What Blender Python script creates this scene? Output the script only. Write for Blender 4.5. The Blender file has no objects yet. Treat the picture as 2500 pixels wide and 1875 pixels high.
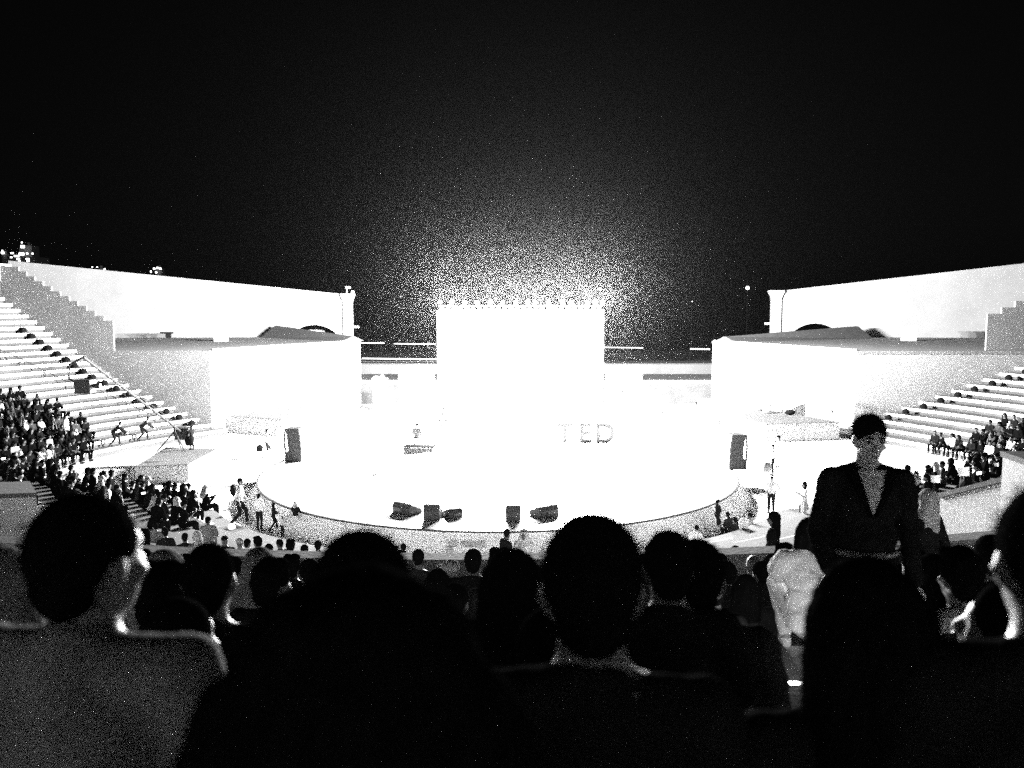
import bpy, bmesh, math, random
from mathutils import Vector, Matrix, Euler, noise
random.seed(11)
R = math.radians
# ------------------------------------------------------------------ camera, world, exposure
scn = bpy.context.scene
COL = scn.collection
CAM_Z = 9.4
F_PX, CX, CY = 2000.0, 1250.0, 937.5
TILT = R(5.30)
cam_d = bpy.data.cameras.new('camera'); cam = bpy.data.objects.new('camera', cam_d); COL.objects.link(cam)
cam.location = (0, 0, CAM_Z); cam.rotation_euler = (R(90) - TILT, 0, 0)
cam_d.sensor_width = 36; cam_d.lens = 28.8; cam_d.clip_start = 0.05; cam_d.clip_end = 8000
cam_d.dof.use_dof = True; cam_d.dof.focus_distance = 38; cam_d.dof.aperture_fstop = 2.4
scn.camera = cam
w = bpy.data.worlds.new('World'); scn.world = w; w.use_nodes = True
nt = w.node_tree; bg = nt.nodes['Background']
sky = nt.nodes.new('ShaderNodeTexSky'); sky.sky_type = 'NISHITA'; sky.sun_disc = False
sky.sun_elevation = R(2); sky.sun_rotation = R(200)
bw = nt.nodes.new('ShaderNodeRGBToBW')
nt.links.new(sky.outputs[0], bw.inputs[0]); nt.links.new(bw.outputs[0], bg.inputs['Color'])
bg.inputs['Strength'].default_value = 0.00010
vs = scn.view_settings
vs.view_transform = 'Standard'; vs.look = 'None'; vs.gamma = 1; vs.use_curve_mapping = False
EXPOSURE = 3.0
vs.exposure = EXPOSURE
LAMP_W = 2300.0          # each of the lamps on the screen's truss
STEP_W = 3.2             # stair lamp on the near gangway
SCREEN_E = 9.0           # the lit screen
HAZE = 0.00009
cy = scn.cycles
cy.use_denoising = False
cy.use_adaptive_sampling = False
cy.max_bounces = 5; cy.diffuse_bounces = 3; cy.glossy_bounces = 2; cy.transmission_bounces = 2; cy.volume_bounces = 0
cy.sample_clamp_indirect = 10.0; cy.sample_clamp_direct = 8.0
cy.caustics_reflective = False; cy.caustics_refractive = False
cy.volume_step_rate = 4

def pray(px, py):
    u = (px - CX) / F_PX; v = (CY - py) / F_PX
    return Vector((u, math.cos(TILT) + v * math.sin(TILT), -math.sin(TILT) + v * math.cos(TILT)))
def atY(px, py, Y):
    d = pray(px, py); return Vector((0, 0, CAM_Z)) + d * (Y / d.y)
def atZ(px, py, z):
    d = pray(px, py); return Vector((0, 0, CAM_Z)) + d * ((z - CAM_Z) / d.z)
def topx(p):
    q = Vector(p) - Vector((0, 0, CAM_Z))
    f = q.y * math.cos(TILT) - q.z * math.sin(TILT); up = q.y * math.sin(TILT) + q.z * math.cos(TILT)
    return CX + F_PX * q.x / f, CY - F_PX * up / f

# ------------------------------------------------------------------ materials (all neutral greys: a black and white photograph)
_M = {}
def mat(name, v=0.5, rough=0.8, var=0.0, scale=3.0, bump=0.0, bscale=20.0, emit=0.0, metal=0.0, spec=0.5, detail=4, stretch=None):
    if name in _M: return _M[name]
    m = bpy.data.materials.new(name); m.use_nodes = True; t = m.node_tree; b = t.nodes['Principled BSDF']
    b.inputs['Roughness'].default_value = rough; b.inputs['Metallic'].default_value = metal
    b.inputs['Specular IOR Level'].default_value = spec
    b.inputs['Base Color'].default_value = (v, v, v, 1)
    if var > 0 or bump > 0:
        co = t.nodes.new('ShaderNodeTexCoord'); src = co.outputs['Object']
        if stretch:
            mp = t.nodes.new('ShaderNodeMapping'); mp.inputs['Scale'].default_value = stretch
            t.links.new(src, mp.inputs[0]); src = mp.outputs[0]
    if var > 0:
        n = t.nodes.new('ShaderNodeTexNoise'); n.inputs['Scale'].default_value = scale; n.inputs['Detail'].default_value = detail
        n.inputs['Roughness'].default_value = 0.65
        r = t.nodes.new('ShaderNodeMapRange'); r.inputs[1].default_value = 0.3; r.inputs[2].default_value = 0.7
        r.inputs[3].default_value = v * (1 - var); r.inputs[4].default_value = v * (1 + var)
        t.links.new(src, n.inputs['Vector']); t.links.new(n.outputs[0], r.inputs[0]); t.links.new(r.outputs[0], b.inputs['Base Color'])
    if bump > 0:
        n2 = t.nodes.new('ShaderNodeTexNoise'); n2.inputs['Scale'].default_value = bscale; n2.inputs['Detail'].default_value = 5
        bp = t.nodes.new('ShaderNodeBump'); bp.inputs['Strength'].default_value = bump; bp.inputs['Distance'].default_value = 0.02
        t.links.new(src, n2.inputs['Vector']); t.links.new(n2.outputs[0], bp.inputs['Height']); t.links.new(bp.outputs[0], b.inputs['Normal'])
    if emit > 0:
        b.inputs['Emission Color'].default_value = (1, 1, 1, 1); b.inputs['Emission Strength'].default_value = emit
    if emit > 0 and name != 'lit_screen': m.cycles.emission_sampling = 'NONE'
    _M[name] = m; return m
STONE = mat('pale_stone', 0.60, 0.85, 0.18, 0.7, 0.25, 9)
TREAD = mat('tread_shade_stone', 0.11, 0.9, 0.25, 0.8, 0.3, 9)  # dark tread stone; also puts the shadow of the riser recesses into colour
FLANKM = mat('grey_render', 0.24, 0.95, 0.14, 0.4, 0.2, 6)
WALL = mat('plastered_wall', 0.50, 0.9, 0.10, 0.35, 0.2, 6)
ROOFM = mat('roof_screed', 0.30, 0.9, 0.22, 0.5, 0.3, 8)
GROUND = mat('stone_paving', 0.80, 0.6, 0.16, 0.5, 0.2, 10)
SAND = mat('beach_sand', 0.16, 0.95, 0.25, 0.05, 0.3, 1)
WATER = mat('sea_water', 0.02, 0.25, 0, 1, 0.4, 0.4)
STAGEM = mat('stage_gloss', 0.75, 0.22, 0.06, 0.6)
SKIRT = mat('stage_skirt', 0.9, 0.6, 0.05, 0.8)
TRIM = mat('dark_rubber_trim', 0.03, 0.6)
BLACKB = mat('black_painted_case', 0.035, 0.55, 0.25, 6, 0.2, 60)
GRILLE = mat('speaker_grille', 0.12, 0.7, 0.3, 30, 0.4, 200)
METAL = mat('dark_metal', 0.06, 0.45, 0.2, 8, metal=0.6)
ALU = mat('aluminium_truss', 0.5, 0.35, 0.1, 8, metal=0.9)
WHITEP = mat('white_painted', 0.8, 0.6, 0.05, 2)
DECKSHADE = mat('shade_dark_deck', 0.12, 0.95, 0.25, 3, 0.4, 60)  # shade of flat decks and the ridge roof's turned-away side, put into the colour
SCREENM = mat('lit_screen', 0.02, 0.4, emit=SCREEN_E)
LENS = mat('lamp_lens', 0.5, 0.2, emit=8.0)
GLOW = mat('lamp_glow', 0.6, 0.3, emit=0.5)
GLOWB = mat('bright_far_lamp', 0.6, 0.3, emit=3.0)
WINDOWL = mat('lit_window', 0.4, 0.3, emit=1.0)
TOWERM = mat('dark_tower_facade', 0.05, 0.6, 0.2, 0.1)
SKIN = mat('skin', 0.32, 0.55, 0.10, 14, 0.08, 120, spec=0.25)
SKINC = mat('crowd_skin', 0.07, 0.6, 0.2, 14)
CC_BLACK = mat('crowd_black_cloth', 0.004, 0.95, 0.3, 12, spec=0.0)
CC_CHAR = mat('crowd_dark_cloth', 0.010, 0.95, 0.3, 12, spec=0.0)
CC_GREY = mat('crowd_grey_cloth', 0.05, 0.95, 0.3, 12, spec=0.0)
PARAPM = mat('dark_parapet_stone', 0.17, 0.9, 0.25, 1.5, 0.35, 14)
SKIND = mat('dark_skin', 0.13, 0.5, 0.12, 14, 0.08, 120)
HAIRM = mat('dark_hair', 0.006, 0.85, 0.4, 60, 0.5, 150, stretch=(1, 1, 0.15), spec=0.0)
HAIRG = mat('grey_hair', 0.28, 0.6, 0.3, 60, 0.5, 150)
CL_BLACK = mat('black_cloth', 0.013, 0.9, 0.3, 12, 0.3, 90, spec=0.0)
CL_CHAR = mat('charcoal_cloth', 0.03, 0.92, 0.3, 12, 0.3, 90, spec=0.0)
CL_GREY = mat('grey_cloth', 0.18, 0.92, 0.2, 10, 0.3, 90, spec=0.0)
CL_PALE = mat('pale_grey_cloth', 0.42, 0.92, 0.15, 10, 0.3, 90, spec=0.0)
CL_WHITE = mat('white_cloth', 0.78, 0.92, 0.06, 8, 0.25, 90, spec=0.0)
SHOEM = mat('shoe_leather', 0.02, 0.4, 0.2, 20)

# ------------------------------------------------------------------ mesh helpers
def link(o, parent=None):
    COL.objects.link(o)
    if parent is not None: o.parent = parent
    return o
def meshobj(name, me, parent=None, m=None):
    o = bpy.data.objects.new(name, me)
    if m is not None:
        if not me.materials: me.materials.append(m)
        elif me.materials[0] != m:
            o.material_slots[0].link = 'OBJECT'; o.material_slots[0].material = m
    return link(o, parent)
def obj(name, bm, m, parent=None, smooth=False):
    me = bpy.data.meshes.new(name)
    bmesh.ops.recalc_face_normals(bm, faces=bm.faces)
    bm.to_mesh(me); bm.free()
    if smooth:
        for p in me.polygons: p.use_smooth = True
    return meshobj(name, me, parent, m)
def thing(name, label, cat, loc=(0, 0, 0), rz=0, group=None):
    o = bpy.data.objects.new(name, None); COL.objects.link(o)
    o.empty_display_size = 0.2
    o.location = loc; o.rotation_euler = (0, 0, rz); o['label'] = label; o['category'] = cat
    if group: o['group'] = group
    return o
def tag(o, label, cat, group=None):
    o['label'] = label; o['category'] = cat
    if group: o['group'] = group
    return o
def struct(o, kind='structure'):
    o['kind'] = kind; return o
NB = bmesh.new
def box(bm, x0, x1, y0, y1, z0, z1, mt=None, bev=0.0):
    r = bmesh.ops.create_cube(bm, size=1)
    vsx = r['verts']
    bmesh.ops.scale(bm, vec=(abs(x1 - x0), abs(y1 - y0), abs(z1 - z0)), verts=vsx)
    bmesh.ops.translate(bm, vec=((x0 + x1) / 2, (y0 + y1) / 2, (z0 + z1) / 2), verts=vsx)
    if bev > 0:
        es = list({e for v in vsx for e in v.link_edges})
        r2 = bmesh.ops.bevel(bm, geom=es, offset=bev, segments=2, affect='EDGES', profile=0.5)
        vsx = list({v for f in r2['faces'] for v in f.verts} | {v for v in vsx if v.is_valid})
    if mt is not None: bmesh.ops.transform(bm, matrix=mt, verts=vsx)
    return vsx
def prism(bm, pts, z0, z1, mt=None):
    """closed polygon in plan, extruded from z0 to z1 (either may be a list)."""
    n = len(pts)
    za = z0 if isinstance(z0, (list, tuple)) else [z0] * n
    zb = z1 if isinstance(z1, (list, tuple)) else [z1] * n
    a = [bm.verts.new((p[0], p[1], za[i])) for i, p in enumerate(pts)]
    b = [bm.verts.new((p[0], p[1], zb[i])) for i, p in enumerate(pts)]
    bm.faces.new(a[::-1]); bm.faces.new(b)
    for i in range(n):
        j = (i + 1) % n; bm.faces.new((a[i], a[j], b[j], b[i]))
    if mt is not None: bmesh.ops.transform(bm, matrix=mt, verts=a + b)
    return a + b
def extrude_profile(bm, prof, p0, p1):
    """polygon prof [(t,z)] along p0->p1 horizontally (t metres), given thickness sideways."""
    pass
def tube(bm, pts, r, seg=8, r1=None):
    pts = [Vector(p) for p in pts]; rings = []
    n = len(pts)
    for i, p in enumerate(pts):
        t = (pts[min(i + 1, n - 1)] - pts[max(i - 1, 0)]).normalized()
        a = t.cross(Vector((0, 0, 1)) if abs(t.z) < 0.95 else Vector((1, 0, 0))).normalized(); b = t.cross(a)
        rr = r if r1 is None else r + (r1 - r) * i / max(n - 1, 1)
        rings.append([bm.verts.new(p + (a * math.cos(k * 2 * math.pi / seg) + b * math.sin(k * 2 * math.pi / seg)) * rr) for k in range(seg)])
    for i in range(n - 1):
        for k in range(seg):
            bm.faces.new((rings[i][k], rings[i][(k + 1) % seg], rings[i + 1][(k + 1) % seg], rings[i + 1][k]))
    bm.faces.new(rings[0][::-1]); bm.faces.new(rings[-1])
def lathe(bm, prof, seg=24, mt=None):
    rings = []
    for r, z in prof:
        rings.append([bm.verts.new((r * math.cos(k * 2 * math.pi / seg), r * math.sin(k * 2 * math.pi / seg), z)) for k in range(seg)])
    for i in range(len(rings) - 1):
        for k in range(seg):
            bm.faces.new((rings[i][k], rings[i][(k + 1) % seg], rings[i + 1][(k + 1) % seg], rings[i + 1][k]))
    bm.faces.new(rings[0][::-1]); bm.faces.new(rings[-1])
    if mt is not None: bmesh.ops.transform(bm, matrix=mt, verts=[v for q in rings for v in q])
def sphere(bm, c, r, sub=2, rot=None):
    if not isinstance(r, (tuple, list)): r = (r, r, r)
    g = bmesh.ops.create_icosphere(bm, subdivisions=sub, radius=1)['verts']
    m = Matrix.Translation(c) @ (rot.to_4x4() if rot is not None else Matrix.Identity(4)) @ Matrix.Diagonal((*r, 1))
    bmesh.ops.transform(bm, matrix=m, verts=g)
def copytree(src, loc=None, rz=None, label=None, name=None):
    c = src.copy(); COL.objects.link(c)
    if loc is not None: c.location = loc
    if rz is not None: c.rotation_euler = (0, 0, rz)
    if label: c['label'] = label
    for ch in list(src.children):
        d = ch.copy(); COL.objects.link(d); d.parent = c
        for g in list(ch.children):
            e = g.copy(); COL.objects.link(e); e.parent = d
    return c

# ------------------------------------------------------------------ ground, sea
SC = Vector((-0.7, 43.0, 0))           # centre of the round stage and of the bowl
RS, ZS = 12.3, 0.9                      # stage radius, stage height
bm = NB(); prism(bm, [(-260, -60), (260, -60), (260, 132), (-260, 132)], -0.6, 0.0); struct(obj('ground', bm, GROUND))
bm = NB(); prism(bm, [(-700, 132), (700, 132), (700, 186), (-700, 186)], -0.9, [-0.05, -0.05, -0.35, -0.35]); struct(obj('beach', bm, SAND))
bm = NB()
q = [bm.verts.new(p) for p in ((-1900, 186, -0.4), (1900, 186, -0.4), (1900, 2900, -0.4), (-1900, 2900, -0.4))]; bm.faces.new(q)
struct(obj('sea', bm, WATER))
bm = NB(); box(bm, -120, 120, 126, 132, 0.004, 0.9); struct(obj('promenade', bm, STONE))

# ------------------------------------------------------------------ seating bowl
def sstep(a, b, x):
    t = min(1, max(0, (x - a) / (b - a))); return t * t * (3 - 2 * t)
def row_r(i, phi):
    """radius of the front edge of row i at angle phi (degrees; 0 points to the camera, negative to the left)."""
    a = abs(phi); front = 14.5 + 1.5 * i
    side = (26.5 + 0.7 * min(i, 9) + 0.5 * max(i - 9, 0)) if phi < 0 else (29.6 + 1.03 * i)
    return front + (side - front) * sstep(58, 90, a)
def row_z(i): return 0.5 + 0.42 * i
FLANK_Y = 60.0
def bowl_pt(r, phi, z):
    p = R(phi); return Vector((SC.x + r * math.sin(p), SC.y - r * math.cos(p), z))
def row_end(i, sgn):
    a = 90.0
    while a < 150 and SC.y - row_r(i, sgn * a) * math.cos(R(a)) < FLANK_Y: a += 0.1
    return a
NROW = 24
bowl = thing('seating_bowl', 'curved bank of pale stone seating tiers wrapping round the circular stage', 'seating')
for i in range(NROW):
    aL, aR = row_end(i, -1), row_end(i, 1)
    spans = [(-aL, aR)]
    for s0, s1 in spans:
        bm = NB()
        n = max(8, int((s1 - s0) / 1.6)); prev = None
        for k in range(n + 1):
            ph = s0 + (s1 - s0) * k / n
            r0, r1 = row_r(i, ph), row_r(i + 1, ph) + 0.35
            z0 = row_z(i) - 0.42 - (0.5 if i == 0 else 0.02); z = row_z(i)
            cur = [bm.verts.new(bowl_pt(r0 + 0.12, ph, z0)), bm.verts.new(bowl_pt(r0 + 0.12, ph, z - 0.22)), bm.verts.new(bowl_pt(r0, ph, z - 0.215)),
                   bm.verts.new(bowl_pt(r0, ph, z)), bm.verts.new(bowl_pt(r1, ph, z)), bm.verts.new(bowl_pt(r1, ph, z0))]
            if prev:
                for a in range(6): bm.faces.new((prev[a], prev[(a + 1) % 6], cur[(a + 1) % 6], cur[a]))
            else: bm.faces.new(cur[::-1])
            prev = cur
        bm.faces.new(prev)
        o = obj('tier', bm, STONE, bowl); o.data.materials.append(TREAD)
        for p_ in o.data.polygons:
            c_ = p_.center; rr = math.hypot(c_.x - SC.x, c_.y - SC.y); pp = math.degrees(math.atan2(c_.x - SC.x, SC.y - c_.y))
            if p_.normal.z > 0.8 or (c_.z < row_z(i) - 0.2 and abs(p_.normal.z) < 0.5): p_.material_index = 1  # treads dark; lower riser band coloured dark to stand for recess shadow
# gangway stairs: one half-height step in front of each riser
def stairs(phi_of, i0, i1, wid):
    for i in range(i0, i1):
        ph = phi_of(i); r0 = row_r(i, ph); r_1 = row_r(i - 1, ph) if i > 0 else r0 - 0.8
        dep = min(0.5 * (r0 - r_1), 0.6)
        c = bowl_pt(r0 - dep / 2 + 0.03, ph, 0)
        bm = NB(); box(bm, -wid / 2, wid / 2, -dep / 2, dep / 2, row_z(i) - 0.43, row_z(i) - 0.21, bev=0.01)
        o = obj('stair_step', bm, STONE, bowl); o.location = c; o.rotation_euler = (0, 0, R(ph))
stairs(lambda i: -104 + 0.25 * i, 1, 23, 1.3)
stairs(lambda i: 101 - 0.2 * i, 1, 16, 1.4)
stairs(lambda i: 8.6 + 0.02 * i, 9, 19, 1.1)
stairs(lambda i: -50, 0, 9, 1.6)
stairs(lambda i: 33, 0, 9, 1.6)
# cross-aisle parapet
def ring_wall(name, m, parent, r, thick, ph0, ph1, z0f, z1f, n=40):
    bm = NB(); prev = None
    for k in range(n + 1):
        ph = ph0 + (ph1 - ph0) * k / n
        rr = r(ph) if callable(r) else r
        z0 = z0f(ph) if callable(z0f) else z0f; z1 = z1f(ph) if callable(z1f) else z1f
        cur = [bm.verts.new(bowl_pt(rr, ph, z0)), bm.verts.new(bowl_pt(rr, ph, z1)), bm.verts.new(bowl_pt(rr + thick, ph, z1)), bm.verts.new(bowl_pt(rr + thick, ph, z0))]
        if prev:
            for a in range(4): bm.faces.new((prev[a], prev[(a + 1) % 4], cur[(a + 1) % 4], cur[a]))
        else: bm.faces.new(cur[::-1])
        prev = cur
    bm.faces.new(prev)
    return obj(name, bm, m, parent)
par = thing('parapet_wall', 'low curved stone parapet along the cross aisle behind the rows of heads', 'wall')
ring_wall('wall_body', PARAPM, par, 30.9, 0.28, -31, 22, 4.3, 5.62)
ring_wall('coping', PARAPM, par, 30.86, 0.34, -31, 22, 5.623, 5.70)

# rear wall closing the left wing: bright upper band over a recessed gallery
rw = thing('rear_gallery_wall', 'stone gallery wall closing the top of the tiers, pale band over shaded bays', 'wall')
ring_wall('upper_band', WALL, rw, lambda p: row_r(23, p) + 0.2, 0.5, -116, -92, 11.35, 12.6, 16)
ring_wall('shaded_back', STONE, rw, lambda p: row_r(23, p) + 1.3, 0.3, -116, -92, 9.9, 11.34, 16)
for k in range(8):
    ph = -115 + k * 3; bm = NB(); box(bm, -0.2, 0.2, -0.2, 0.2, 9.9, 11.345); o = obj('pier', bm, WALL, rw); o.location = bowl_pt(row_r(23, ph) + 0.45, ph, 0); o.rotation_euler = (0, 0, R(ph))

# walls beside the vomitories, at both edges of the upper bank
def wall_run(name, label, p0, p1, thick, zb, zt0, zt1, m=STONE):
    d = Vector((p1[0] - p0[0], p1[1] - p0[1], 0)).normalized(); n = Vector((-d.y, d.x, 0)) * thick
    pts = [(p0[0], p0[1]), (p1[0], p1[1]), (p1[0] + n.x, p1[1] + n.y), (p0[0] + n.x, p0[1] + n.y)]
    t = thing(name, label, 'wall')
    bm = NB(); prism(bm, pts, zb, [zt0, zt1, zt1, zt0]); obj('wall_body', bm, m, t)
    e = Vector((n.x, n.y, 0)).normalized() * 0.04
    pts2 = [(p0[0] - e.x, p0[1] - e.y), (p1[0] - e.x, p1[1] - e.y), (p1[0] + n.x + e.x, p1[1] + n.y + e.y), (p0[0] + n.x + e.x, p0[1] + n.y + e.y)]
    bm = NB(); prism(bm, pts2, [zt0 + 0.003, zt1 + 0.003, zt1 + 0.003, zt0 + 0.003], [zt0 + 0.09, zt1 + 0.09, zt1 + 0.09, zt0 + 0.09]); obj('coping', bm, TREAD, t)
    return t
a0, a1 = atY(2296, 1204, 15.0), atY(2475, 1158, 13.0)
wall_run('stair_wall', 'broad grey stair wall sloping up behind the standing man', (a0.x, a0.y), (a1.x, a1.y), 0.3, 3.5, a0.z - 0.09, a1.z - 0.09)
a0, a1 = atY(2449, 1101, 12.6), atY(2640, 1180, 10.6)
wall_run('stair_wall', 'bright end wall of the stairwell beside the rim lit profile at the edge', (a0.x, a0.y), (a1.x, a1.y), 0.35, 4.6, a0.z - 0.09, a0.z - 0.09, WALL)
a0, a1 = atY(-70, 1207, 15.0), atY(88, 1202, 15.6)
wall_run('stair_wall', 'short pale stair wall with a flat coping below the dense crowd', (a0.x, a0.y), (a1.x, a1.y), 1.2, 3.5, a0.z - 0.09, a1.z - 0.09, WALL)

# ------------------------------------------------------------------ flank walls, pavilions and high enclosing walls
def pavilion(side, label):
    t = thing('stage_pavilion', label, 'building')
    ZT = 6.28
    if side < 0:
        A = atZ(518, 856, ZT); B = atZ(880, 833, ZT)
    else:
        A = atZ(2091, 857, ZT); B = atZ(1740, 833, ZT)
    s = side
    # footprint: inner face A-B, back to the high wall, out to the flank end
    out = A.x + s * 36
    pts = [(A.x, A.y), (B.x, B.y), (B.x + s * 4.5, B.y + 12), (out, B.y + 14), (out, A.y)]
    if s > 0: pts = pts[::-1]
    bm = NB(); prism(bm, pts, 0, ZT - 0.22); obj('wall', bm, WALL, t)
    cx, cyy = sum(p[0] for p in pts) / 5, sum(p[1] for p in pts) / 5
    pts2 = [(p[0] + (0.06 if p[0] > cx else -0.06), p[1] + (0.06 if p[1] > cyy else -0.06)) for p in pts]
    bm = NB(); prism(bm, pts2, ZT - 0.217, ZT); obj('roof', bm, ROOFM, t)
    # thin parapet kerb on the inner edge
    d = Vector((B.x - A.x, B.y - A.y, 0)).normalized(); n = Vector((-d.y, d.x, 0)) * (s * -1)
    n = Vector((s * abs(d.y), abs(d.x), 0))
    k0, k1 = A + d * 0.1 + n * 0.05, B - d * 0.1 + n * 0.05
    bm = NB(); pp = [(k0.x, k0.y), (k1.x, k1.y), (k1.x + n.x * .25, k1.y + n.y * .25), (k0.x + n.x * .25, k0.y + n.y * .25)]
    prism(bm, pp, ZT + 0.003, ZT + 0.12); obj('roof_kerb', bm, WALL, t)
    # low ridge roof
    if s < 0: g0, g1 = atZ(640, 824, ZT), atZ(838, 833.5, ZT)
    else: g0, g1 = atZ(2128, 812 + 14, ZT), atZ(1790, 834.5, ZT)
    dd = (g1 - g0); L = dd.length; dd.normalize(); nn = Vector((-dd.y, dd.x, 0))
    if nn.y < 0: nn = -nn
    bm = NB()
    sec = [(-0.2, 0.003), (1.0, 1.25), (1.3, 1.25), (2.4, 0.003)]
    va = [bm.verts.new(g0 + dd * (0.0 if z < 0.5 else 0.9) + nn * x + Vector((0, 0, z))) for x, z in sec]
    vb = [bm.verts.new(g0 + dd * L + nn * x + Vector((0, 0, z * 0.35))) for x, z in sec]
    bm.faces.new(va); bm.faces.new(vb[::-1])
    for i in range(4): bm.faces.new((va[i], va[(i + 1) % 4], vb[(i + 1) % 4], vb[i]))
    obj('ridge_roof', bm, DECKSHADE, t)
    # roof vents: a tall white one and a small low one
    c = atZ(540 if s < 0 else 2218, 833 if s < 0 else 832, ZT)
    hh = 34 * c.y / F_PX
    bm = NB(); wv = 33 * c.y / F_PX
    box(bm, -wv / 2, wv / 2, -0.4, 0.4, 0.003, hh, bev=0.02); o = obj('roof_vent', bm, WHITEP, t); o.location = c; o.rotation_euler = (0, 0, R(-s * 18))
    bm = NB(); box(bm, -wv / 2 - 0.1, wv / 2 + 0.1, -0.5, 0.5, hh + 0.003, hh + 0.1); o2 = obj('vent_cap', bm, WHITEP, o)
    c = atZ(410 if s < 0 else 2398, 824 if s < 0 else 822, ZT)
    bm = NB(); box(bm, -0.5, 0.5, -0.4, 0.4, 0.003, 0.42); box(bm, -0.85, 0.7, -0.5, 0.5, 0.425, 0.6); o = obj('roof_hatch', bm, BLACKB, t); o.location = c
    # flank wall with stepped parapet, facing the camera, ends of the tiers die into it
    bm = NB()
    pf = [(A.x + s * 0.05, ZT + 0.03)]
    if s < 0: xs = [275, 253, 231, 210, 189, 168, 146, 125, 104, 84, 64, 44]; y0 = 783; dy = 12.0
    else: xs = [2412, 2447, 2480, 2514, 2548, 2582, 2616, 2650, 2684]; y0 = 766; dy = 15.5
    first = True
    for k, x in enumerate(xs):
        p = atY(x, y0 - k * dy, FLANK_Y - 0.25)
        if first: pf.append((p.x, ZT + 0.03)); first = False
        else: pf.append((p.x, zl))
        pf.append((p.x, p.z)); zl = p.z
    pf.append((A.x + s * 36, zl)); pf.append((A.x + s * 36, 0.0)); pf.append((A.x + s * 0.05, 0.0))
    # first rectangle edge clean-up: outline runs along the top then back along the ground
    f = [bm.verts.new((x, FLANK_Y - 0.25, z)) for x, z in pf]; g = [bm.verts.new((x, FLANK_Y - 0.05, z)) for x, z in pf]
    bm.faces.new(f); bm.faces.new(g[::-1])
    for i in range(len(f)): j = (i + 1) % len(f); bm.faces.new((f[i], f[j], g[j], g[i]))
    bm.normal_update(); bmesh.ops.triangulate(bm, faces=[q for q in bm.faces if len(q.verts) > 4])
    obj('flank_wall', bm, FLANKM, t)
    # side stage platform in the inner corner
    if s < 0: Q = [atZ(502, 1012, 1.3), atZ(729, 988, 1.3), atZ(800, 1005, 1.3), atZ(688, 1024, 1.3)]
    else: Q = [atZ(1763, 1011, 1.3), atZ(1865, 998, 1.3), atZ(2050, 1030, 1.3), atZ(1872, 1035, 1.3)]
    bm = NB(); prism(bm, [(q.x, q.y) for q in Q], 0.003, 1.26); ps = obj('corner_platform', bm, WALL, t)
    bm = NB(); prism(bm, [(q.x, q.y) for q in Q], 1.263, 1.3); obj('platform_deck', bm, DECKSHADE, t)
    return t
pavilion(-1, 'flat roofed white pavilion beside the stage with stepped flank wall, near the camera crane')
pavilion(1, 'flat roofed white pavilion behind the standing man, grey board in its corner platform')

def high_wall(side, label):
    t = thing('enclosing_wall', label, 'wall')
    s = side
    if s < 0: p0, p1 = atY(20, 636, 84), atY(834, 717.5, 90)
    else: p0, p1 = atY(2640, 627, 84), atY(1911, 709.5, 90)
    dirv = Vector((p1.x - p0.x, p1.y - p0.y, 0)); L = dirv.length; dirv.normalize(); n = Vector((-dirv.y, dirv.x, 0))
    if n.y < 0: n = -n
    # arch near the pillar
    ap = atY(766 if s < 0 else 1992, 793.5 if s < 0 else 790, 89); ta = (Vector((ap.x, ap.y, 0)) - Vector((p0.x, p0.y, 0))).dot(dirv)
    ra = 3.3; zc = ap.z - ra
    arch = [(ta - ra, 0.0)] + [(ta - ra * math.cos(a), zc + ra * math.sin(a)) for a in [math.pi * k / 18 for k in range(19)]] + [(ta + ra, 0.0)]
    outline = [(0, 0)] + arch + [(L, 0), (L, p1.z), (0, p0.z)]
    bm = NB()
    O = Vector((p0.x, p0.y, 0))
    f = [bm.verts.new(O + dirv * u + Vector((0, 0, z))) for u, z in outline]; g = [bm.verts.new(O + dirv * u + n * 0.9 + Vector((0, 0, z))) for u, z in outline]
    bm.faces.new(f); bm.faces.new(g[::-1])
    for i in range(len(f)): j = (i + 1) % len(f); bm.faces.new((f[i], f[j], g[j], g[i]))
    bm.normal_update(); bmesh.ops.triangulate(bm, faces=[q for q in bm.faces if len(q.verts) > 4])
    obj('wall_body', bm, WALL, t)
    # end pillar with a flared capital, a narrow joint between it and the wall
    pc = O + dirv * (L + 0.62); ang = math.atan2(dirv.y, dirv.x)
    bm = NB(); mt = Matrix.Rotation(math.pi / 4, 4, 'Z'); k2 = math.sqrt(2)
    zt = p1.z
    lathe(bm, [(0.54 * k2, 0), (0.54 * k2, zt - 1.0), (0.56 * k2, zt - 0.85), (0.66 * k2, zt - 0.5), (0.78 * k2, zt - 0.22), (0.82 * k2, zt - 0.2), (0.82 * k2, zt + 0.02)], 4, mt)
    o = obj('pillar', bm, WALL, t); o.location = (pc.x, pc.y + 0.2, 0); o.rotation_euler = (0, 0, ang)
    # white bracket half way down the pillar's outer side
    bm = NB(); box(bm, -0.35, 0.35, -0.2, 0.2, -0.12, 0.12, bev=0.02); o = obj('wall_bracket', bm, WHITEP, t)
    o.location = pc + dirv * 0.85 + Vector((0, 0, zt - 3.6)); o.rotation_euler = (0, 0, ang)
    # pale low wall seen through the arch
    bm = NB(); box(bm, -2.2, 1.0, 3.0, 3.4, 0, 6.95); o = obj('inner_wall', bm, WHITEP, t)
    o.location = O + dirv * (ta) ; o.rotation_euler = (0, 0, ang)
    # raised end block of the top at the outer end
    return t, pc, zt
tl, pcl, ztl = high_wall(-1, 'long high plastered wall with an arch and flared end pillar, lit towers rising behind')
high_wall(1, 'long high plastered wall with an arch and flared end pillar, above the standing man')
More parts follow.
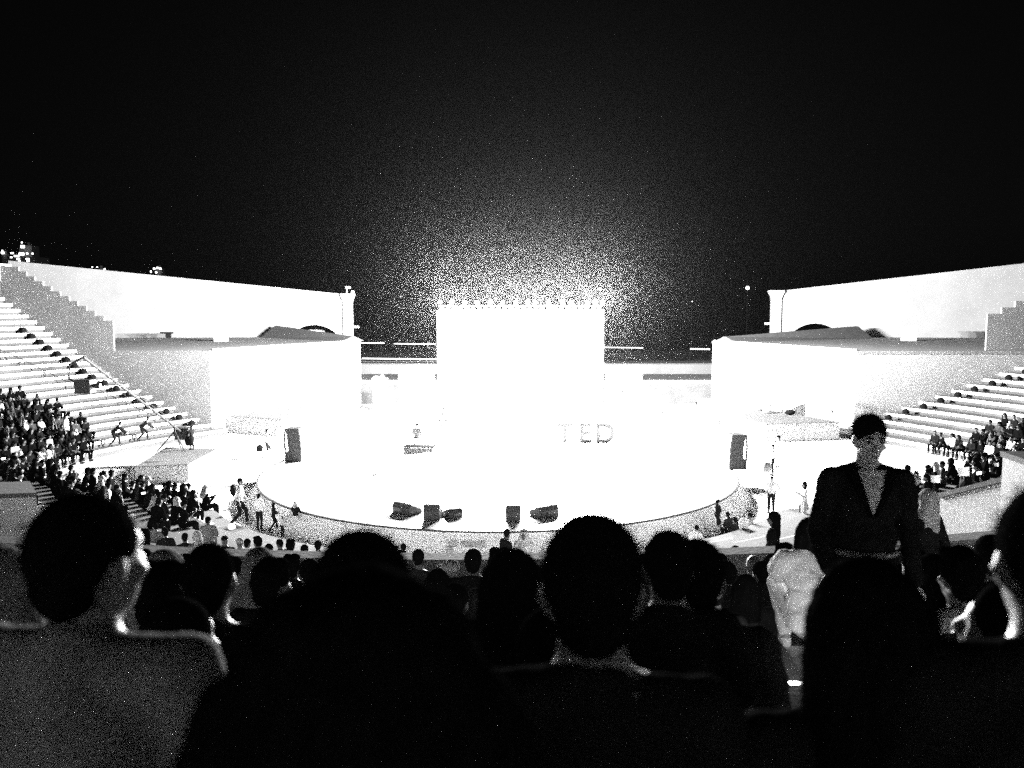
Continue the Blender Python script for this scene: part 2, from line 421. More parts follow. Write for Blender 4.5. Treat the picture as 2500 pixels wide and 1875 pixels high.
# floodlight bracket on the pillar top
fl = thing('floodlight', 'small white bracket lamp on top of the wall pillar', 'lamp', (pcl.x - 0.1, pcl.y + 0.2, ztl + 0.02))
bm = NB(); tube(bm, [(0, 0, 0), (0, 0, 0.5), (-0.05, 0, 0.75)], 0.06); obj('post', bm, WHITEP, fl)
bm = NB(); box(bm, -0.12, 0.42, -0.2, 0.2, 0.55, 0.82, bev=0.03); obj('lamp_head', bm, WHITEP, fl)

# ------------------------------------------------------------------ back of the stage: terrace, low walls, kiosk
bw_t = thing('back_terrace', 'low pale terrace wall closing the plaza behind the screen', 'wall')
bm = NB(); box(bm, -30, 34, 80, 92, 0, 2.0); obj('terrace', bm, TREAD, bw_t)
bm = NB(); box(bm, -30, 34, 92.003, 92.6, 0, 3.1); obj('back_wall', bm, FLANKM, bw_t)
bm = NB(); box(bm, -30, 34, 79.9, 80.3, 2.003, 2.35); obj('kerb', bm, WALL, bw_t)
c = atY(919, 966, 72); kz = 0
kio = thing('kiosk', 'white boxy kiosk beside the pavilion corner behind the stage', 'kiosk', (c.x, 74, 0))
bm = NB(); box(bm, -0.55, 0.55, -0.5, 0.5, 0, 2.9, bev=0.03); obj('cabinet', bm, WHITEP, kio)
bm = NB(); box(bm, -0.65, 0.65, -0.6, 0.6, 2.903, 3.05); obj('top', bm, WHITEP, kio)
bm = NB(); sphere(bm, (-0.35, 0, 3.05), (0.4, 0.3, 0.28), 2); sphere(bm, (0.2, 0, 3.05), (0.3, 0.3, 0.42), 2); obj('cloth_bundle', bm, CL_GREY, kio, True)
c = atY(1726, 975, 66)
wp = thing('gate_pier', 'white square pier at the pavilion corner near the speaker stack', 'pier', (c.x, c.y, 0))
bm = NB(); box(bm, -0.6, 0.6, -0.6, 0.6, 0, c.z - 0.15, bev=0.02); obj('shaft', bm, WALL, wp)
bm = NB(); box(bm, -0.68, 0.68, -0.68, 0.68, c.z - 0.147, c.z, bev=0.02); obj('cap', bm, WALL, wp)

# ------------------------------------------------------------------ stage
stg = thing('stage', 'large round glossy white stage with a flared skirt and dark edge line', 'stage', SC)
bm = NB(); lathe(bm, [(RS - 0.02, 0.78), (RS, 0.80), (RS, ZS)], 160); obj('deck', bm, STAGEM, stg)
bm = NB(); prev = None
for k in range(161):
    a = 2 * math.pi * k / 160
    cur = [bm.verts.new((r * math.cos(a), r * math.sin(a), z)) for r, z in ((RS - 0.03, 0.777), (RS + 0.16, 0.5), (RS + 0.42, 0.2), (RS + 0.62, 0.003))]
    if prev:
        for i in range(3): bm.faces.new((prev[i], prev[i + 1], cur[i + 1], cur[i]))
    prev = cur
obj('skirt', bm, SKIRT, stg, True)
bm = NB(); prev = None
for k in range(161):
    a = 2 * math.pi * k / 160
    cur = [bm.verts.new((r * math.cos(a), r * math.sin(a), z)) for r, z in ((RS + 0.003, ZS - 0.075), (RS + 0.045, ZS - 0.075), (RS + 0.045, ZS + 0.006), (RS - 0.05, ZS + 0.006), (RS - 0.05, ZS + 0.003))]
    if prev:
        for i in range(4): bm.faces.new((prev[i], prev[i + 1], cur[i + 1], cur[i]))
    prev = cur
obj('edge_trim', bm, TRIM, stg)
for ang, wd in ((-97.2, 0.35), (-93.5, 0.9)):
    bm = NB(); box(bm, -wd / 2, wd / 2, -0.012, 0.012, -0.12, 0.12); box(bm, -wd / 2 + 0.06, wd / 2 - 0.06, -0.02, -0.012, -0.06, 0.06)
    o = obj('small_plate', bm, CL_PALE, stg); o.location = ((RS + 0.27) * math.cos(R(ang)), (RS + 0.27) * math.sin(R(ang)), 0.45)
    o.rotation_euler = (R(-32), 0, R(ang + 90))
# screen
SY = 54.6
a, b = atY(1069, 762, SY), atY(1469, 1062, SY)
scr = thing('led_screen', 'huge glowing rectangular screen with lamp truss at the back of the stage', 'screen', ((a.x + b.x) / 2, SY, ZS))
hw = (b.x - a.x) / 2; hgt = a.z - ZS
bm = NB(); box(bm, -hw, hw, 0.0, 0.12, 0.25, hgt); obj('panel', bm, SCREENM, scr)
bm = NB(); box(bm, -hw - 0.12, hw + 0.12, 0.125, 0.5, 0.0, hgt + 0.1); obj('backing', bm, BLACKB, scr)
bm = NB(); box(bm, -hw - 0.1, hw + 0.1, -0.1, 0.12, 0.0, 0.247); obj('base', bm, WHITEP, scr)
bm = NB()
for yy, zz in ((0.15, hgt + 0.15), (0.45, hgt + 0.15), (0.3, hgt + 0.4)):
    tube(bm, [(-hw, yy, zz), (hw, yy, zz)], 0.03, 6)
nseg = 26
for k in range(nseg):
    x0 = -hw + 2 * hw * k / nseg; x1 = -hw + 2 * hw * (k + 1) / nseg
    tube(bm, [(x0, 0.15, hgt + 0.15), (x1, 0.3, hgt + 0.4)], 0.015, 4); tube(bm, [(x1, 0.45, hgt + 0.15), (x0, 0.3, hgt + 0.4)], 0.015, 4)
obj('truss', bm, ALU, scr)
for sx, nm in ((-1, 'wing'), (1, 'wing')):
    x0 = sx * (hw + 0.25); x1 = sx * (hw + 2.7)
    bm = NB(); box(bm, min(x0, x1), max(x0, x1), 0.1, 0.4, 0.0, 4.6); obj('side_wing', bm, WHITEP, scr)
# lamps on the truss (real lights)
LX = [-5.4, -4.6, -3.7, -2.9, -2.0, -1.2, -0.3, 0.5, 1.0, 1.9, 2.8, 3.4, 4.5, 5.0, 5.5]
lamps = []
def build_lamp():
    t = thing('stage_lamp', '', 'lamp', (0, 0, 0), 0, 'lamps along the top of the screen')
    bm = NB(); tube(bm, [(-0.14, 0, 0.12), (-0.14, 0, -0.05), (0.14, 0, -0.05), (0.14, 0, 0.12)], 0.015, 6); obj('yoke', bm, METAL, t)
    bm = NB(); lathe(bm, [(0.05, -0.18), (0.10, -0.12), (0.12, 0.1), (0.12, 0.14)], 12, Matrix.Translation((0, 0, 0.12)) @ Matrix.Rotation(R(62), 4, 'X')); h = obj('lamp_head', bm, BLACKB, t, True)
    bm = NB(); lathe(bm, [(0.11, 0.143), (0.10, 0.165), (0.05, 0.18)], 12, Matrix.Translation((0, 0, 0.12)) @ Matrix.Rotation(R(62), 4, 'X')); obj('lens', bm, LENS, h)
    return t
lamp0 = build_lamp()
ORD = ['first', 'second', 'third', 'fourth', 'fifth', 'sixth', 'seventh', 'eighth', 'ninth', 'tenth', 'eleventh', 'twelfth', 'thirteenth', 'fourteenth', 'fifteenth']
for k, x in enumerate(LX):
    loc = (scr.location.x + x, SY + 0.3, ZS + hgt + 0.48 + (0.06 if k % 3 == 1 else 0))
    t = lamp0 if k == 0 else copytree(lamp0, loc, 0)
    t.location = loc; t.rotation_euler = (0, 0, R(-x * 6))
    t['label'] = 'small bright stage lamp on the screen truss, %s from the camera crane side' % ORD[k]
    lamps.append(t)
for n_, t in enumerate(lamps[::2]):
    ld = bpy.data.lights.new('lamp_light', 'POINT'); ld.energy = LAMP_W * 15 / 8; ld.shadow_soft_size = 0.10
    lo = bpy.data.objects.new('lamp_light', ld); link(lo, t); lo.location = (0, -0.25 if n_ % 2 == 0 else 0.75, 0.55)
# block letters at the foot of the screen
lt = thing('letter_sign', 'row of three big freestanding block letters at the foot of the screen', 'sign', (0, 0, 0))
def letter(ch, px):
    cu = bpy.data.curves.new('letter', 'FONT'); cu.body = ch; cu.extrude = 0.14; cu.bevel_depth = 0.01; cu.size = 1.72; cu.align_x = 'CENTER'; cu.offset = 0.035
    to = bpy.data.objects.new('letter_tmp', cu); COL.objects.link(to)
    dg = bpy.context.evaluated_depsgraph_get(); me = bpy.data.meshes.new_from_object(to.evaluated_get(dg)); bpy.data.objects.remove(to); bpy.data.curves.remove(cu)
    me.materials.clear()
    o = meshobj('letter', me, lt, mat('sign_letter', 0.05, 0.5, 0.05, 3))
    p = atZ(px, 1079, ZS); o.location = (p.x, p.y, ZS); o.rotation_euler = (R(90), 0, 0)
letter('T', 1379); letter('E', 1428); letter('D', 1476)

# side-fill speaker stacks
def speaker_stack(px, py, s, label):
    c = atZ(px, py, ZS)
    t = thing('speaker_stack', label, 'speaker', c, 0, 'speaker stacks at the two sides of the stage')
    z = 0.0
    # sub cabinet
    def cab(w0, w1, h, dep, tilt, z, sub=False):
        bm = NB(); b = 0.012
        vs2 = [(-dep / 2, -0.42), (dep / 2, -0.42), (dep / 2, 0.42), (-dep / 2, 0.42)]
        prism(bm, vs2, 0.005, h - 0.005)
        o = obj('cabinet', bm, BLACKB, t); o.location = (-s * tilt, 0, z)
        g = NB(); box(g, dep / 2 + 0.003, dep / 2 + 0.03, -0.38, 0.38, 0.03, h - 0.03)
        gg = obj('grille', g, GRILLE, o)
        if s > 0:
            o.rotation_euler = (0, 0, math.pi)
        lab = NB(); lathe(lab, [(0.085, 0.0), (0.085, 0.012), (0.05, 0.014)], 14, Matrix.Translation((0.04, -0.423 if s < 0 else 0.423, h / 2)) @ Matrix.Rotation(R(90 if s < 0 else -90), 4, 'X'))
        obj('side_handle', lab, METAL, o)
        # pale side rigging plate
        return h
    z += cab(0, 0, 0.52, 0.92, 0.0, z, True)
    for tilt in (0.10, 0.08, 0.045, 0.0):
        z += cab(0, 0, 0.335, 0.72, tilt, z)
    # pale side cheeks so that the flank reads lighter than the rear edge
    bm = NB(); tube(bm, [(s * 0.36, -0.43, 0.0), (s * 0.42, -0.43, 0.55), (s * 0.45, -0.43, 1.2), (s * 0.40, -0.43, 1.86)], 0.05, 6); obj('rear_rail', bm, BLACKB, t)
    t.rotation_euler = (0, 0, R(6 * s))
speaker_stack(722, 1124, -1, 'curved black stack of five speaker cabinets on the stage, on the camera crane side')
speaker_stack(1795, 1143, 1, 'curved black stack of five speaker cabinets on the stage, on the standing man side')

# stage monitors (wedges), seen from behind
def monitor(px, py, wpx, hpx, yaw, label):
    c = atZ(px, py, ZS); d = c.y; wd = wpx * d / F_PX; hh = hpx * d / F_PX
    t = thing('stage_monitor', label, 'speaker', c, R(yaw), 'wedge monitors along the front of the stage')
    bm = NB()
    prof = [(-0.34, 0.004), (0.34, 0.004), (0.40, hh * 0.42), (0.02, hh), (-0.34, hh * 0.86)]
    # profile in local y (towards the performer) and z, extruded along x
    prof = [(0.40, 0.004), (-0.30, 0.004), (-0.34, hh * 0.55), (-0.22, hh), (0.46, hh * 0.30)]
    f = [bm.verts.new((-wd / 2, y, z)) for y, z in prof]; g = [bm.verts.new((wd / 2, y, z)) for y, z in prof]
    bm.faces.new(f); bm.faces.new(g[::-1])
    for i in range(5): j = (i + 1) % 5; bm.faces.new((f[i], f[j], g[j], g[i]))
    bmesh.ops.bevel(bm, geom=list(bm.edges), offset=0.012, segments=1, affect='EDGES')
    o = obj('cabinet', bm, BLACKB, t)
    bm = NB(); v = [Vector((0.42 * 0, 0, 0))]
    n0 = Vector((-0.22, hh)); n1 = Vector((0.46, hh * 0.30)); nrm = Vector((-(n1 - n0).y, (n1 - n0).x)).normalized()
    if nrm.y < 0: nrm = -nrm
    q = []
    for tt, off in ((0.06, 0.006), (0.94, 0.006), (0.94, 0.03), (0.06, 0.03)):
        q.append(n0 + (n1 - n0) * tt + nrm * off)
    f = [bm.verts.new((-wd / 2 + 0.04, p.x, p.y)) for p in q]; g = [bm.verts.new((wd / 2 - 0.04, p.x, p.y)) for p in q]
    bm.faces.new(f); bm.faces.new(g[::-1])
    for i in range(4): j = (i + 1) % 4; bm.faces.new((f[i], f[j], g[j], g[i]))
    obj('grille', bm, GRILLE, t)
    bm = NB(); box(bm, -0.1, 0.1, -0.365, -0.345, hh * 0.3, hh * 0.5); obj('connector_plate', bm, METAL, t)
monitor(992, 1252, 60, 27, -38, 'long wedge monitor at the far crane end of the row, turned aside')
monitor(1057, 1266, 40, 39, -6, 'tall square backed wedge monitor, second in the row')
monitor(1106, 1260, 38, 22, 28, 'low wedge monitor tucked close beside the tall square one')
monitor(1252, 1268, 36, 39, 4, 'square backed wedge monitor alone near the middle, above the man in the headscarf')
monitor(1330, 1258, 60, 27, 36, 'long wedge monitor pointing inwards beside the big short haired head')
bm = NB(); pts = [atZ(x, y, ZS + 0.012) for x, y in ((1272, 1268), (1290, 1274), (1318, 1278), (1345, 1287))]; tube(bm, pts, 0.014, 5); tag(obj('cable', bm, TRIM), 'thin black cable trailing from a stage monitor to the stage edge', 'cable')
bm = NB(); pts = [atZ(x, y, ZS + 0.012) for x, y in ((1716, 1072), (1740, 1090), (1755, 1096), (1768, 1095), (1780, 1090))]; tube(bm, pts, 0.02, 5); tag(obj('cable', bm, TRIM), 'dark cable sagging across the stage to the speaker stack', 'cable')
# low table on stage with a keyboard, and a small white table
c = atZ(1025, 1117, ZS)
tb = thing('stage_table', 'low dark draped table on the stage below a standing figure', 'table', c, R(-8))
bm = NB(); box(bm, -0.85, 0.85, -0.35, 0.35, 0.62, 0.70, bev=0.01); obj('tabletop', bm, CL_CHAR, tb)
bm = NB()
prev = None
for k in range(25):
    u = k / 24; x = -0.84 + 1.68 * u; y = -0.36 + 0.03 * math.sin(u * 40)
    cur = [bm.verts.new((x, y, 0.617)), bm.verts.new((x, y - 0.03 + 0.03 * math.sin(u * 40 + 1), 0.18 + 0.2 * u))]
    if prev: bm.faces.new((prev[0], prev[1], cur[1], cur[0]))
    prev = cur
bmesh.ops.solidify(bm, geom=list(bm.faces), thickness=0.01)
obj('drape', bm, CL_GREY, tb)
for x in (-0.78, 0.78):
    for y in (-0.28, 0.28):
        bm = NB(); tube(bm, [(x, y, 0), (x, y, 0.617)], 0.025, 6); obj('leg', bm, METAL, tb)
c = atZ(945, 1150, ZS)
tb2 = thing('stage_table', 'small pale table with a thin dark rim near the crane side of the stage', 'table', c, R(4))
bm = NB(); box(bm, -0.42, 0.42, -0.3, 0.3, 0.6, 0.64, bev=0.005); obj('tabletop', bm, WHITEP, tb2)
bm = NB(); box(bm, -0.43, 0.43, -0.32, -0.303, 0.605, 0.635); obj('rim', bm, TRIM, tb2)
for x in (-0.36, 0.36):
    for y in (-0.24, 0.24):
        bm = NB(); tube(bm, [(x, y, 0), (x, y, 0.597)], 0.02, 6); obj('leg', bm, WHITEP, tb2)

# ------------------------------------------------------------------ camera crane, platforms, right corner platform gear
PZ = 1.0
Q = [atZ(330, 1139, PZ), atZ(459, 1133, PZ), atZ(528, 1096, PZ), atZ(405, 1092, PZ)]
pf_ = thing('camera_platform', 'low pale platform with dark top carrying the camera crane', 'platform')
bm = NB(); prism(bm, [(q.x, q.y) for q in Q], 0.003, PZ - 0.04); obj('base', bm, WALL, pf_)
bm = NB(); prism(bm, [(q.x, q.y) for q in Q], PZ - 0.037, PZ); obj('deck', bm, DECKSHADE, pf_)
foot = atZ(426, 1100, PZ); piv = atY(426, 1042, foot.y)
tip = atY(203, 872, foot.y - 9.5)
crn = thing('camera_crane', 'long camera crane on a tripod, its boom reaching up over the tiers', 'camera crane', foot)
def L(p): return Vector(p) - foot
bm = NB(); tube(bm, [L(piv) + (L(piv) - L(tip)).normalized() * 1.6, L(piv), L(tip)], 0.065, 8); tube(bm, [L(piv) + Vector((0, 0, .28)), L(tip) + Vector((0, 0, .1))], 0.02, 6); obj('boom', bm, BLACKB, crn)
for k in range(3):
    a_ = R(90 + 120 * k); bm = NB(); tube(bm, [L(piv) + Vector((0, 0, -0.25)), Vector((0.95 * math.cos(a_), 0.95 * math.sin(a_), 0.02))], 0.04, 6); obj('leg', bm, METAL, crn)
bm = NB(); tube(bm, [L(piv) + Vector((0, 0, -0.5)), L(piv) + Vector((0, 0, 0.15))], 0.08, 8); obj('post', bm, METAL, crn)
bm = NB(); e = (L(piv) - L(tip)).normalized(); c = L(piv) + e * 1.3; box(bm, -0.45, 0.45, -0.3, 0.3, -0.35, 0.35, Matrix.Translation(c), 0.03); obj('counterweight', bm, BLACKB, crn)
hd = L(tip)
bm = NB(); tube(bm, [hd, hd + Vector((-0.5, -0.3, -0.35)), hd + Vector((-0.55, -0.3, -1.0)), hd + Vector((-0.2, -0.2, -1.2))], 0.06, 6); hb = obj('head_bracket', bm, METAL, crn)
bm = NB(); box(bm, -0.35, 0.4, -0.3, 0.3, -1.7, -1.05, Matrix.Translation(hd), 0.03); lathe(bm, [(0.1, 0), (0.13, 0.35)], 10, Matrix.Translation(hd + Vector((0.4, 0, -1.35))) @ Matrix.Rotation(R(90), 4, 'Y')); obj('camera_body', bm, BLACKB, crn)
# handrail cable running down the stair over the left tiers
pts = []
for x, y in ((-30, 836), (0, 853), (60, 880), (110, 905), (160, 930), (215, 938), (255, 958), (310, 985), (360, 1008), (405, 1026)):
    best = None
    for Y in [38 + 0.25 * k for k in range(100)]:
        p = atY(x, y, Y); ph = math.degrees(math.atan2(p.x - SC.x, SC.y - p.y)); r = math.hypot(p.x - SC.x, p.y - SC.y)
        i = 0
        while i < 23 and row_r(i + 1, ph) < r: i += 1
        if p.z < row_z(i) + 0.45: best = p; break
    if best: pts.append(best)
rail = thing('handrail', 'thin dark handrail running down the gangway stair below the crane boom', 'handrail')
bm = NB(); tube(bm, pts, 0.03, 6); obj('rail', bm, METAL, rail)
for p in pts[1:-1]:
    bm = NB(); tube(bm, [p, p - Vector((0, 0, 0.8))], 0.025, 5); obj('post', bm, METAL, rail)
# rope snaking down the right-hand gangway
pts = []
for k in range(41):
    i = 15 - k * 12 / 40.0; ph = 107.0 - 0.25 * i + 1.1 * math.sin(k * 1.57)
    ii = int(math.floor(i)); r = row_r(i, ph) + 0.15
    pts.append(bowl_pt(r, ph, row_z(ii) + 0.05 + 0.42 * sstep(0.75, 1.0, i - ii)))
bm = NB(); tube(bm, pts, 0.035, 6); tag(obj('cable', bm, TRIM), 'long dark cable snaking down the tiers beside the far pavilion', 'cable')
# dark domed fixtures near the ends of the tiers
ORDN = ['lowest', 'second', 'third', 'fourth', 'fifth', 'sixth', 'seventh', 'eighth', 'ninth', 'tenth', 'eleventh', 'twelfth', 'thirteenth', 'fourteenth', 'fifteenth', 'sixteenth', 'seventeenth', 'eighteenth']
def fixtures(sgn, rows, dphi, side_txt):
    src = None
    for i in rows:
        ph = sgn * (row_end(i, sgn) - dphi); r = row_r(i, ph)
        p = bowl_pt(r + 0.3, ph, row_z(i) + 0.004)
        if src is None:
            t = thing('step_fixture', '', 'fixture', p, R(ph), 'dark domed fixtures at the ends of the tiers')
            bm = NB(); lathe(bm, [(0.30, 0), (0.30, 0.05), (0.24, 0.08)], 14); obj('base', bm, BLACKB, t)
            bm = NB(); lathe(bm, [(0.24, 0.083), (0.25, 0.2), (0.19, 0.33), (0.08, 0.40)], 14); obj('dome', bm, CL_BLACK, t, True); src = t
        else: t = copytree(src, p, R(ph))
        t['label'] = 'small dark domed fixture at the %s end of the %s tier' % (side_txt, ORDN[i])
fixtures(-1, range(1, 18), 3.6, 'crane side')
fixtures(1, range(1, 13), 3.2, 'far pavilion')

# gear on the corner platform behind the standing man
c = atZ(1868, 1010, 1.3)
t = thing('display_board', 'grey rectangular board standing on the corner platform of the far pavilion', 'board', (c.x + 1.0, c.y + 1.6, 1.304), R(-28))
wb = 67 * c.y / F_PX; hb2 = 46 * c.y / F_PX
bm = NB(); box(bm, -wb / 2, wb / 2, -0.04, 0.04, 0.12, hb2, bev=0.01); obj('panel', bm, CL_GREY, t)
for x in (-wb * 0.4, wb * 0.4):
    bm = NB(); box(bm, x - 0.04, x + 0.04, -0.3, 0.3, 0, 0.118); obj('foot', bm, METAL, t)
t = thing('beanbag', 'pair of stacked round white cushions in front of the grey board', 'cushion', (c.x + 0.2, c.y + 0.2, 1.304))
bm = NB(); sphere(bm, (0, 0, 0.24), (0.34, 0.3, 0.24), 3); obj('lower_cushion', bm, CL_WHITE, t, True)
bm = NB(); sphere(bm, (0.0, 0, 0.68), (0.32, 0.28, 0.2), 3); obj('upper_cushion', bm, CL_WHITE, t, True)
c2 = atZ(1928, 1013, 1.3)
t = thing('gear_bag', 'dark lumpy bag lying beside the grey board', 'bag', (c2.x, c2.y, 1.304))
bm = NB(); sphere(bm, (0, 0, 0.2), (0.42, 0.3, 0.2), 3); obj('body', bm, CL_BLACK, t, True)
bm = NB(); tube(bm, [(-0.2, 0, 0.36), (-0.1, 0, 0.5), (0.1, 0, 0.5), (0.2, 0, 0.36)], 0.025, 6); obj('handle', bm, CL_BLACK, t)
c3 = atZ(2031, 1025, 1.3)
t = thing('tripod_stand', 'slim lighting tripod with a small pale lamp head on the far corner platform', 'stand', (c3.x, c3.y, 1.304))
for k in range(3):
    a_ = R(20 + 120 * k); bm = NB(); tube(bm, [(0, 0, 0.75), (0.42 * math.cos(a_), 0.42 * math.sin(a_), 0.015)], 0.03, 6); obj('leg', bm, METAL, t)
bm = NB(); tube(bm, [(0, 0, 0.6), (0, 0, 1.75)], 0.03, 6); obj('pole', bm, METAL, t)
bm = NB(); box(bm, -0.2, 0.15, -0.12, 0.12, 1.753, 1.98, bev=0.03); obj('lamp_head', bm, WHITEP, t)

# ------------------------------------------------------------------ step lamps glowing on the crane-side gangway
for px, py, nm in ((560, 1215, 'top'), (552, 1257, 'middle'), (566, 1287, 'bottom')):
    p = atZ(px, py, 0.55)
    t = thing('step_lamp', 'glowing round floor lamp, the %s one of three on the gangway by the stage' % nm, 'lamp', (p.x, p.y, 0), 0, 'round lamps glowing on the gangway')
    bm = NB(); lathe(bm, [(0.12, 0), (0.10, 0.04), (0.05, 0.06), (0.05, 0.40), (0.10, 0.42)], 14); obj('post', bm, WHITEP, t)
    bm = NB(); sphere(bm, (0, 0, 0.56), 0.14, 3); obj('globe', bm, GLOW, t, True)

# recessed stair light on the near gangway: lights the treads and the woman in white
c = atY(1948, 1668, 4.7)
t = thing('stair_light', 'small lit stair lamp low on the gangway steps by the long haired woman', 'lamp', c)
bm = NB(); box(bm, -0.06, 0.06, -0.03, 0.03, -0.12, 0.0, bev=0.008); obj('housing', bm, METAL, t)
bm = NB(); box(bm, -0.045, 0.045, 0.0305, 0.036, -0.09, -0.03); obj('lens', bm, GLOW, t)
ld = bpy.data.lights.new('stair_lamp', 'POINT'); ld.energy = STEP_W; ld.shadow_soft_size = 0.04
lo = bpy.data.objects.new('stair_lamp', ld); link(lo, t); lo.location = (0, 0.10, 0.02)

# ------------------------------------------------------------------ far lights: promenade strips, lamp posts, festoon, towers
def strip(x0, x1, y, Y, label):
    a_, b_ = atY(x0, y, Y), atY(x1, y + (x1 - x0) * 0.012, Y)
    t = thing('light_strip', label, 'light strip', (0, 0, 0))
    bm = NB(); tube(bm, [a_, b_], 0.09, 6); obj('tube', bm, GLOW, t)
    for k in range(4):
        p = a_.lerp(b_, (k + 0.5) / 4); bm = NB(); tube(bm, [(p.x, p.y, 0.9 if Y < 133 else -0.3), (p.x, p.y, p.z - 0.165)], 0.06, 5); obj('post', bm, METAL, t)
strip(880, 938, 837, 170, 'bright horizontal light line on the shore, shorter one by the near pavilion corner')
strip(962, 1062, 839, 170, 'bright horizontal light line on the shore just beside the screen')
strip(1476, 1570, 848, 170, 'bright horizontal light line on the shore past the far edge of the screen')
strip(884, 1066, 875, 131, 'faint glowing line standing for the lit promenade kerb behind the screen')  # no lamp here: the glow stands for light falling on the kerb
t = thing('festoon', 'string of small bulbs on the shore beside the far pavilion corner', 'string lights')
a_, b_ = atY(1684, 850, 150), atY(1734, 851, 150)
bm = NB(); tube(bm, [a_, b_], 0.05, 5); obj('wire', bm, METAL, t)
for k in range(9):
    bm = NB(); sphere(bm, a_.lerp(b_, (k + 0.5) / 9) - Vector((0, 0, 0.12)), 0.17, 1); obj('bulb', bm, GLOW, t)
for p in (a_, b_):
    bm = NB(); tube(bm, [(p.x, p.y, -0.2), p], 0.08, 5); obj('post', bm, METAL, t)
def mast(px, py, Y, label, r=0.2, mm=GLOWB):
    p = atY(px, py, Y)
    t = thing('lamp_mast', label, 'lamp post', (p.x, p.y, -0.2), 0, 'tall lamp masts along the shore')
    bm = NB(); tube(bm, [(0, 0, 0), (0, 0, p.z + 0.2 - r)], 0.08, 6, 0.04); obj('mast', bm, TRIM, t)
    bm = NB(); sphere(bm, (0, 0, p.z + 0.2), r, 2); obj('lamp', bm, mm, t)
mast(861, 713, 170, 'lone bright lamp on a mast just beside the pillar of the long wall', 0.30)
mast(1465, 706, 170, 'lone bright lamp on a mast above the corner of the screen', 0.24)
mast(1825, 703, 170, 'brightest lone lamp on a mast in the black sky', 0.32)
mast(1690, 736, 170, 'faint low lamp on a mast over the shore', 0.1, GLOW)
mast(978, 724, 170, 'dim lamp on a mast near the top corner of the screen', 0.12, GLOW)
def tower(px, ptop, Y, wpx, label, lit, crown=None):
    p = atY(px, ptop, Y); wd = wpx * Y / F_PX
    t = thing('tower_block', label, 'building', (p.x, Y, -0.3), 0, 'distant tower blocks beyond the long wall')
    hh = p.z + 0.3
    bm = NB(); box(bm, -wd / 2, wd / 2, 0, wd, 0, hh * 0.86); obj('shaft', bm, TOWERM, t)
    bm = NB(); box(bm, -wd / 4, wd / 4, wd / 4, wd * 0.75, hh * 0.86 + 0.01, hh * 0.97); tube(bm, [(0, wd / 2, hh * 0.97), (0, wd / 2, hh)], 0.4, 6); obj('roof', bm, TOWERM, t)
    for x, y, w_, h_ in lit:
        q = atY(x, y, Y - 0.1); bm = NB(); ww, h2 = 0.62 * w_ * Y / F_PX, 0.6 * h_ * Y / F_PX
        box(bm, q.x - p.x - ww / 2, q.x - p.x + ww / 2, -0.1, 0.05, q.z + 0.3 - h2 / 2, q.z + 0.3 + h2 / 2); obj('lit_window', bm, WINDOWL, t)
tower(52, 590, 200, 62, 'broad dark tower block with rows of lit windows beyond the high wall',
      [(55, 602, 14, 10), (53, 592, 4, 4), (29, 618, 10, 5), (52, 620, 20, 8), (66, 619, 6, 5), (79, 619, 6, 4), (40, 625, 18, 5), (27, 628, 6, 5), (44, 632, 11, 6), (67, 632, 12, 5), (68, 637, 10, 5), (47, 637, 6, 4)])
tower(6, 612, 200, 22, 'narrow dark tower with one lit top floor at the frame edge', [(6, 617, 10, 8), (5, 612, 4, 4)])
tower(382, 648, 200, 34, 'dark round topped tower with a ring of lit windows just over the wall top',
      [(376, 656, 6, 6), (384, 654, 6, 6), (391, 656, 7, 6), (368, 663, 4, 6), (381, 665, 6, 5)])
tower(240, 648, 200, 30, 'distant tower barely showing two faint windows over the wall top', [(225, 652, 3, 3), (237, 652, 4, 2), (255, 657, 4, 4)])

# ================================================================== people
V = Vector
def cap_prim(bm, p0, p1, r0, r1, seg=12):
    p0, p1 = V(p0), V(p1); d = p1 - p0; Ld = max(d.length, 1e-4)
    q = d.to_track_quat('Z', 'Y').to_matrix().to_4x4()
    prof = []
    for k in range(5): a = -math.pi / 2 + k * math.pi / 8; prof.append((max(r0 * math.cos(a), 1e-3), r0 * math.sin(a)))
    for k in range(5): a = k * math.pi / 8; prof.append((max(r1 * math.cos(a), 1e-3), Ld + r1 * math.sin(a)))
    lathe(bm, prof, seg, Matrix.Translation(p0) @ q)
def remesh(prims, voxel, smooth=3, wrinkle=0.0, wfreq=9.0, keep=None, wdir=(1, 1, 1), seed=0.0):
    """one continuous skin over all the primitives."""
    bm = NB()
    for p in prims:
        if p[0] == 'e': sphere(bm, p[1], p[2], 3, p[3] if len(p) > 3 else None)
        else: cap_prim(bm, p[1], p[2], p[3], p[4])
    me = bpy.data.meshes.new('body_src'); bm.to_mesh(me); bm.free()
    o = bpy.data.objects.new('body_src', me); COL.objects.link(o)
    m = o.modifiers.new('r', 'REMESH'); m.mode = 'VOXEL'; m.voxel_size = voxel; m.use_smooth_shade = True
    s = o.modifiers.new('s', 'SMOOTH'); s.iterations = smooth; s.factor = 0.5
    dg = bpy.context.evaluated_depsgraph_get(); out = bpy.data.meshes.new_from_object(o.evaluated_get(dg))
    bpy.data.objects.remove(o); bpy.data.meshes.remove(me)
    if wrinkle > 0:
        nn = [v.normal.copy() for v in out.vertices]
        for v, n_ in zip(out.vertices, nn):
            c = V((v.co.x * wfreq * wdir[0] + seed, v.co.y * wfreq * wdir[1], v.co.z * wfreq * wdir[2]))
            f = noise.noise(c) + 0.5 * abs(noise.noise(c * 2.3)) - 0.2
            v.co += n_ * (f * wrinkle)
    if keep is not None:
        b2 = NB(); b2.from_mesh(out)
        kill = [v for v in b2.verts if not keep(v.co)]
        bmesh.ops.delete(b2, geom=kill, context='VERTS'); b2.to_mesh(out); b2.free()
    for p in out.polygons: p.use_smooth = True
    return out
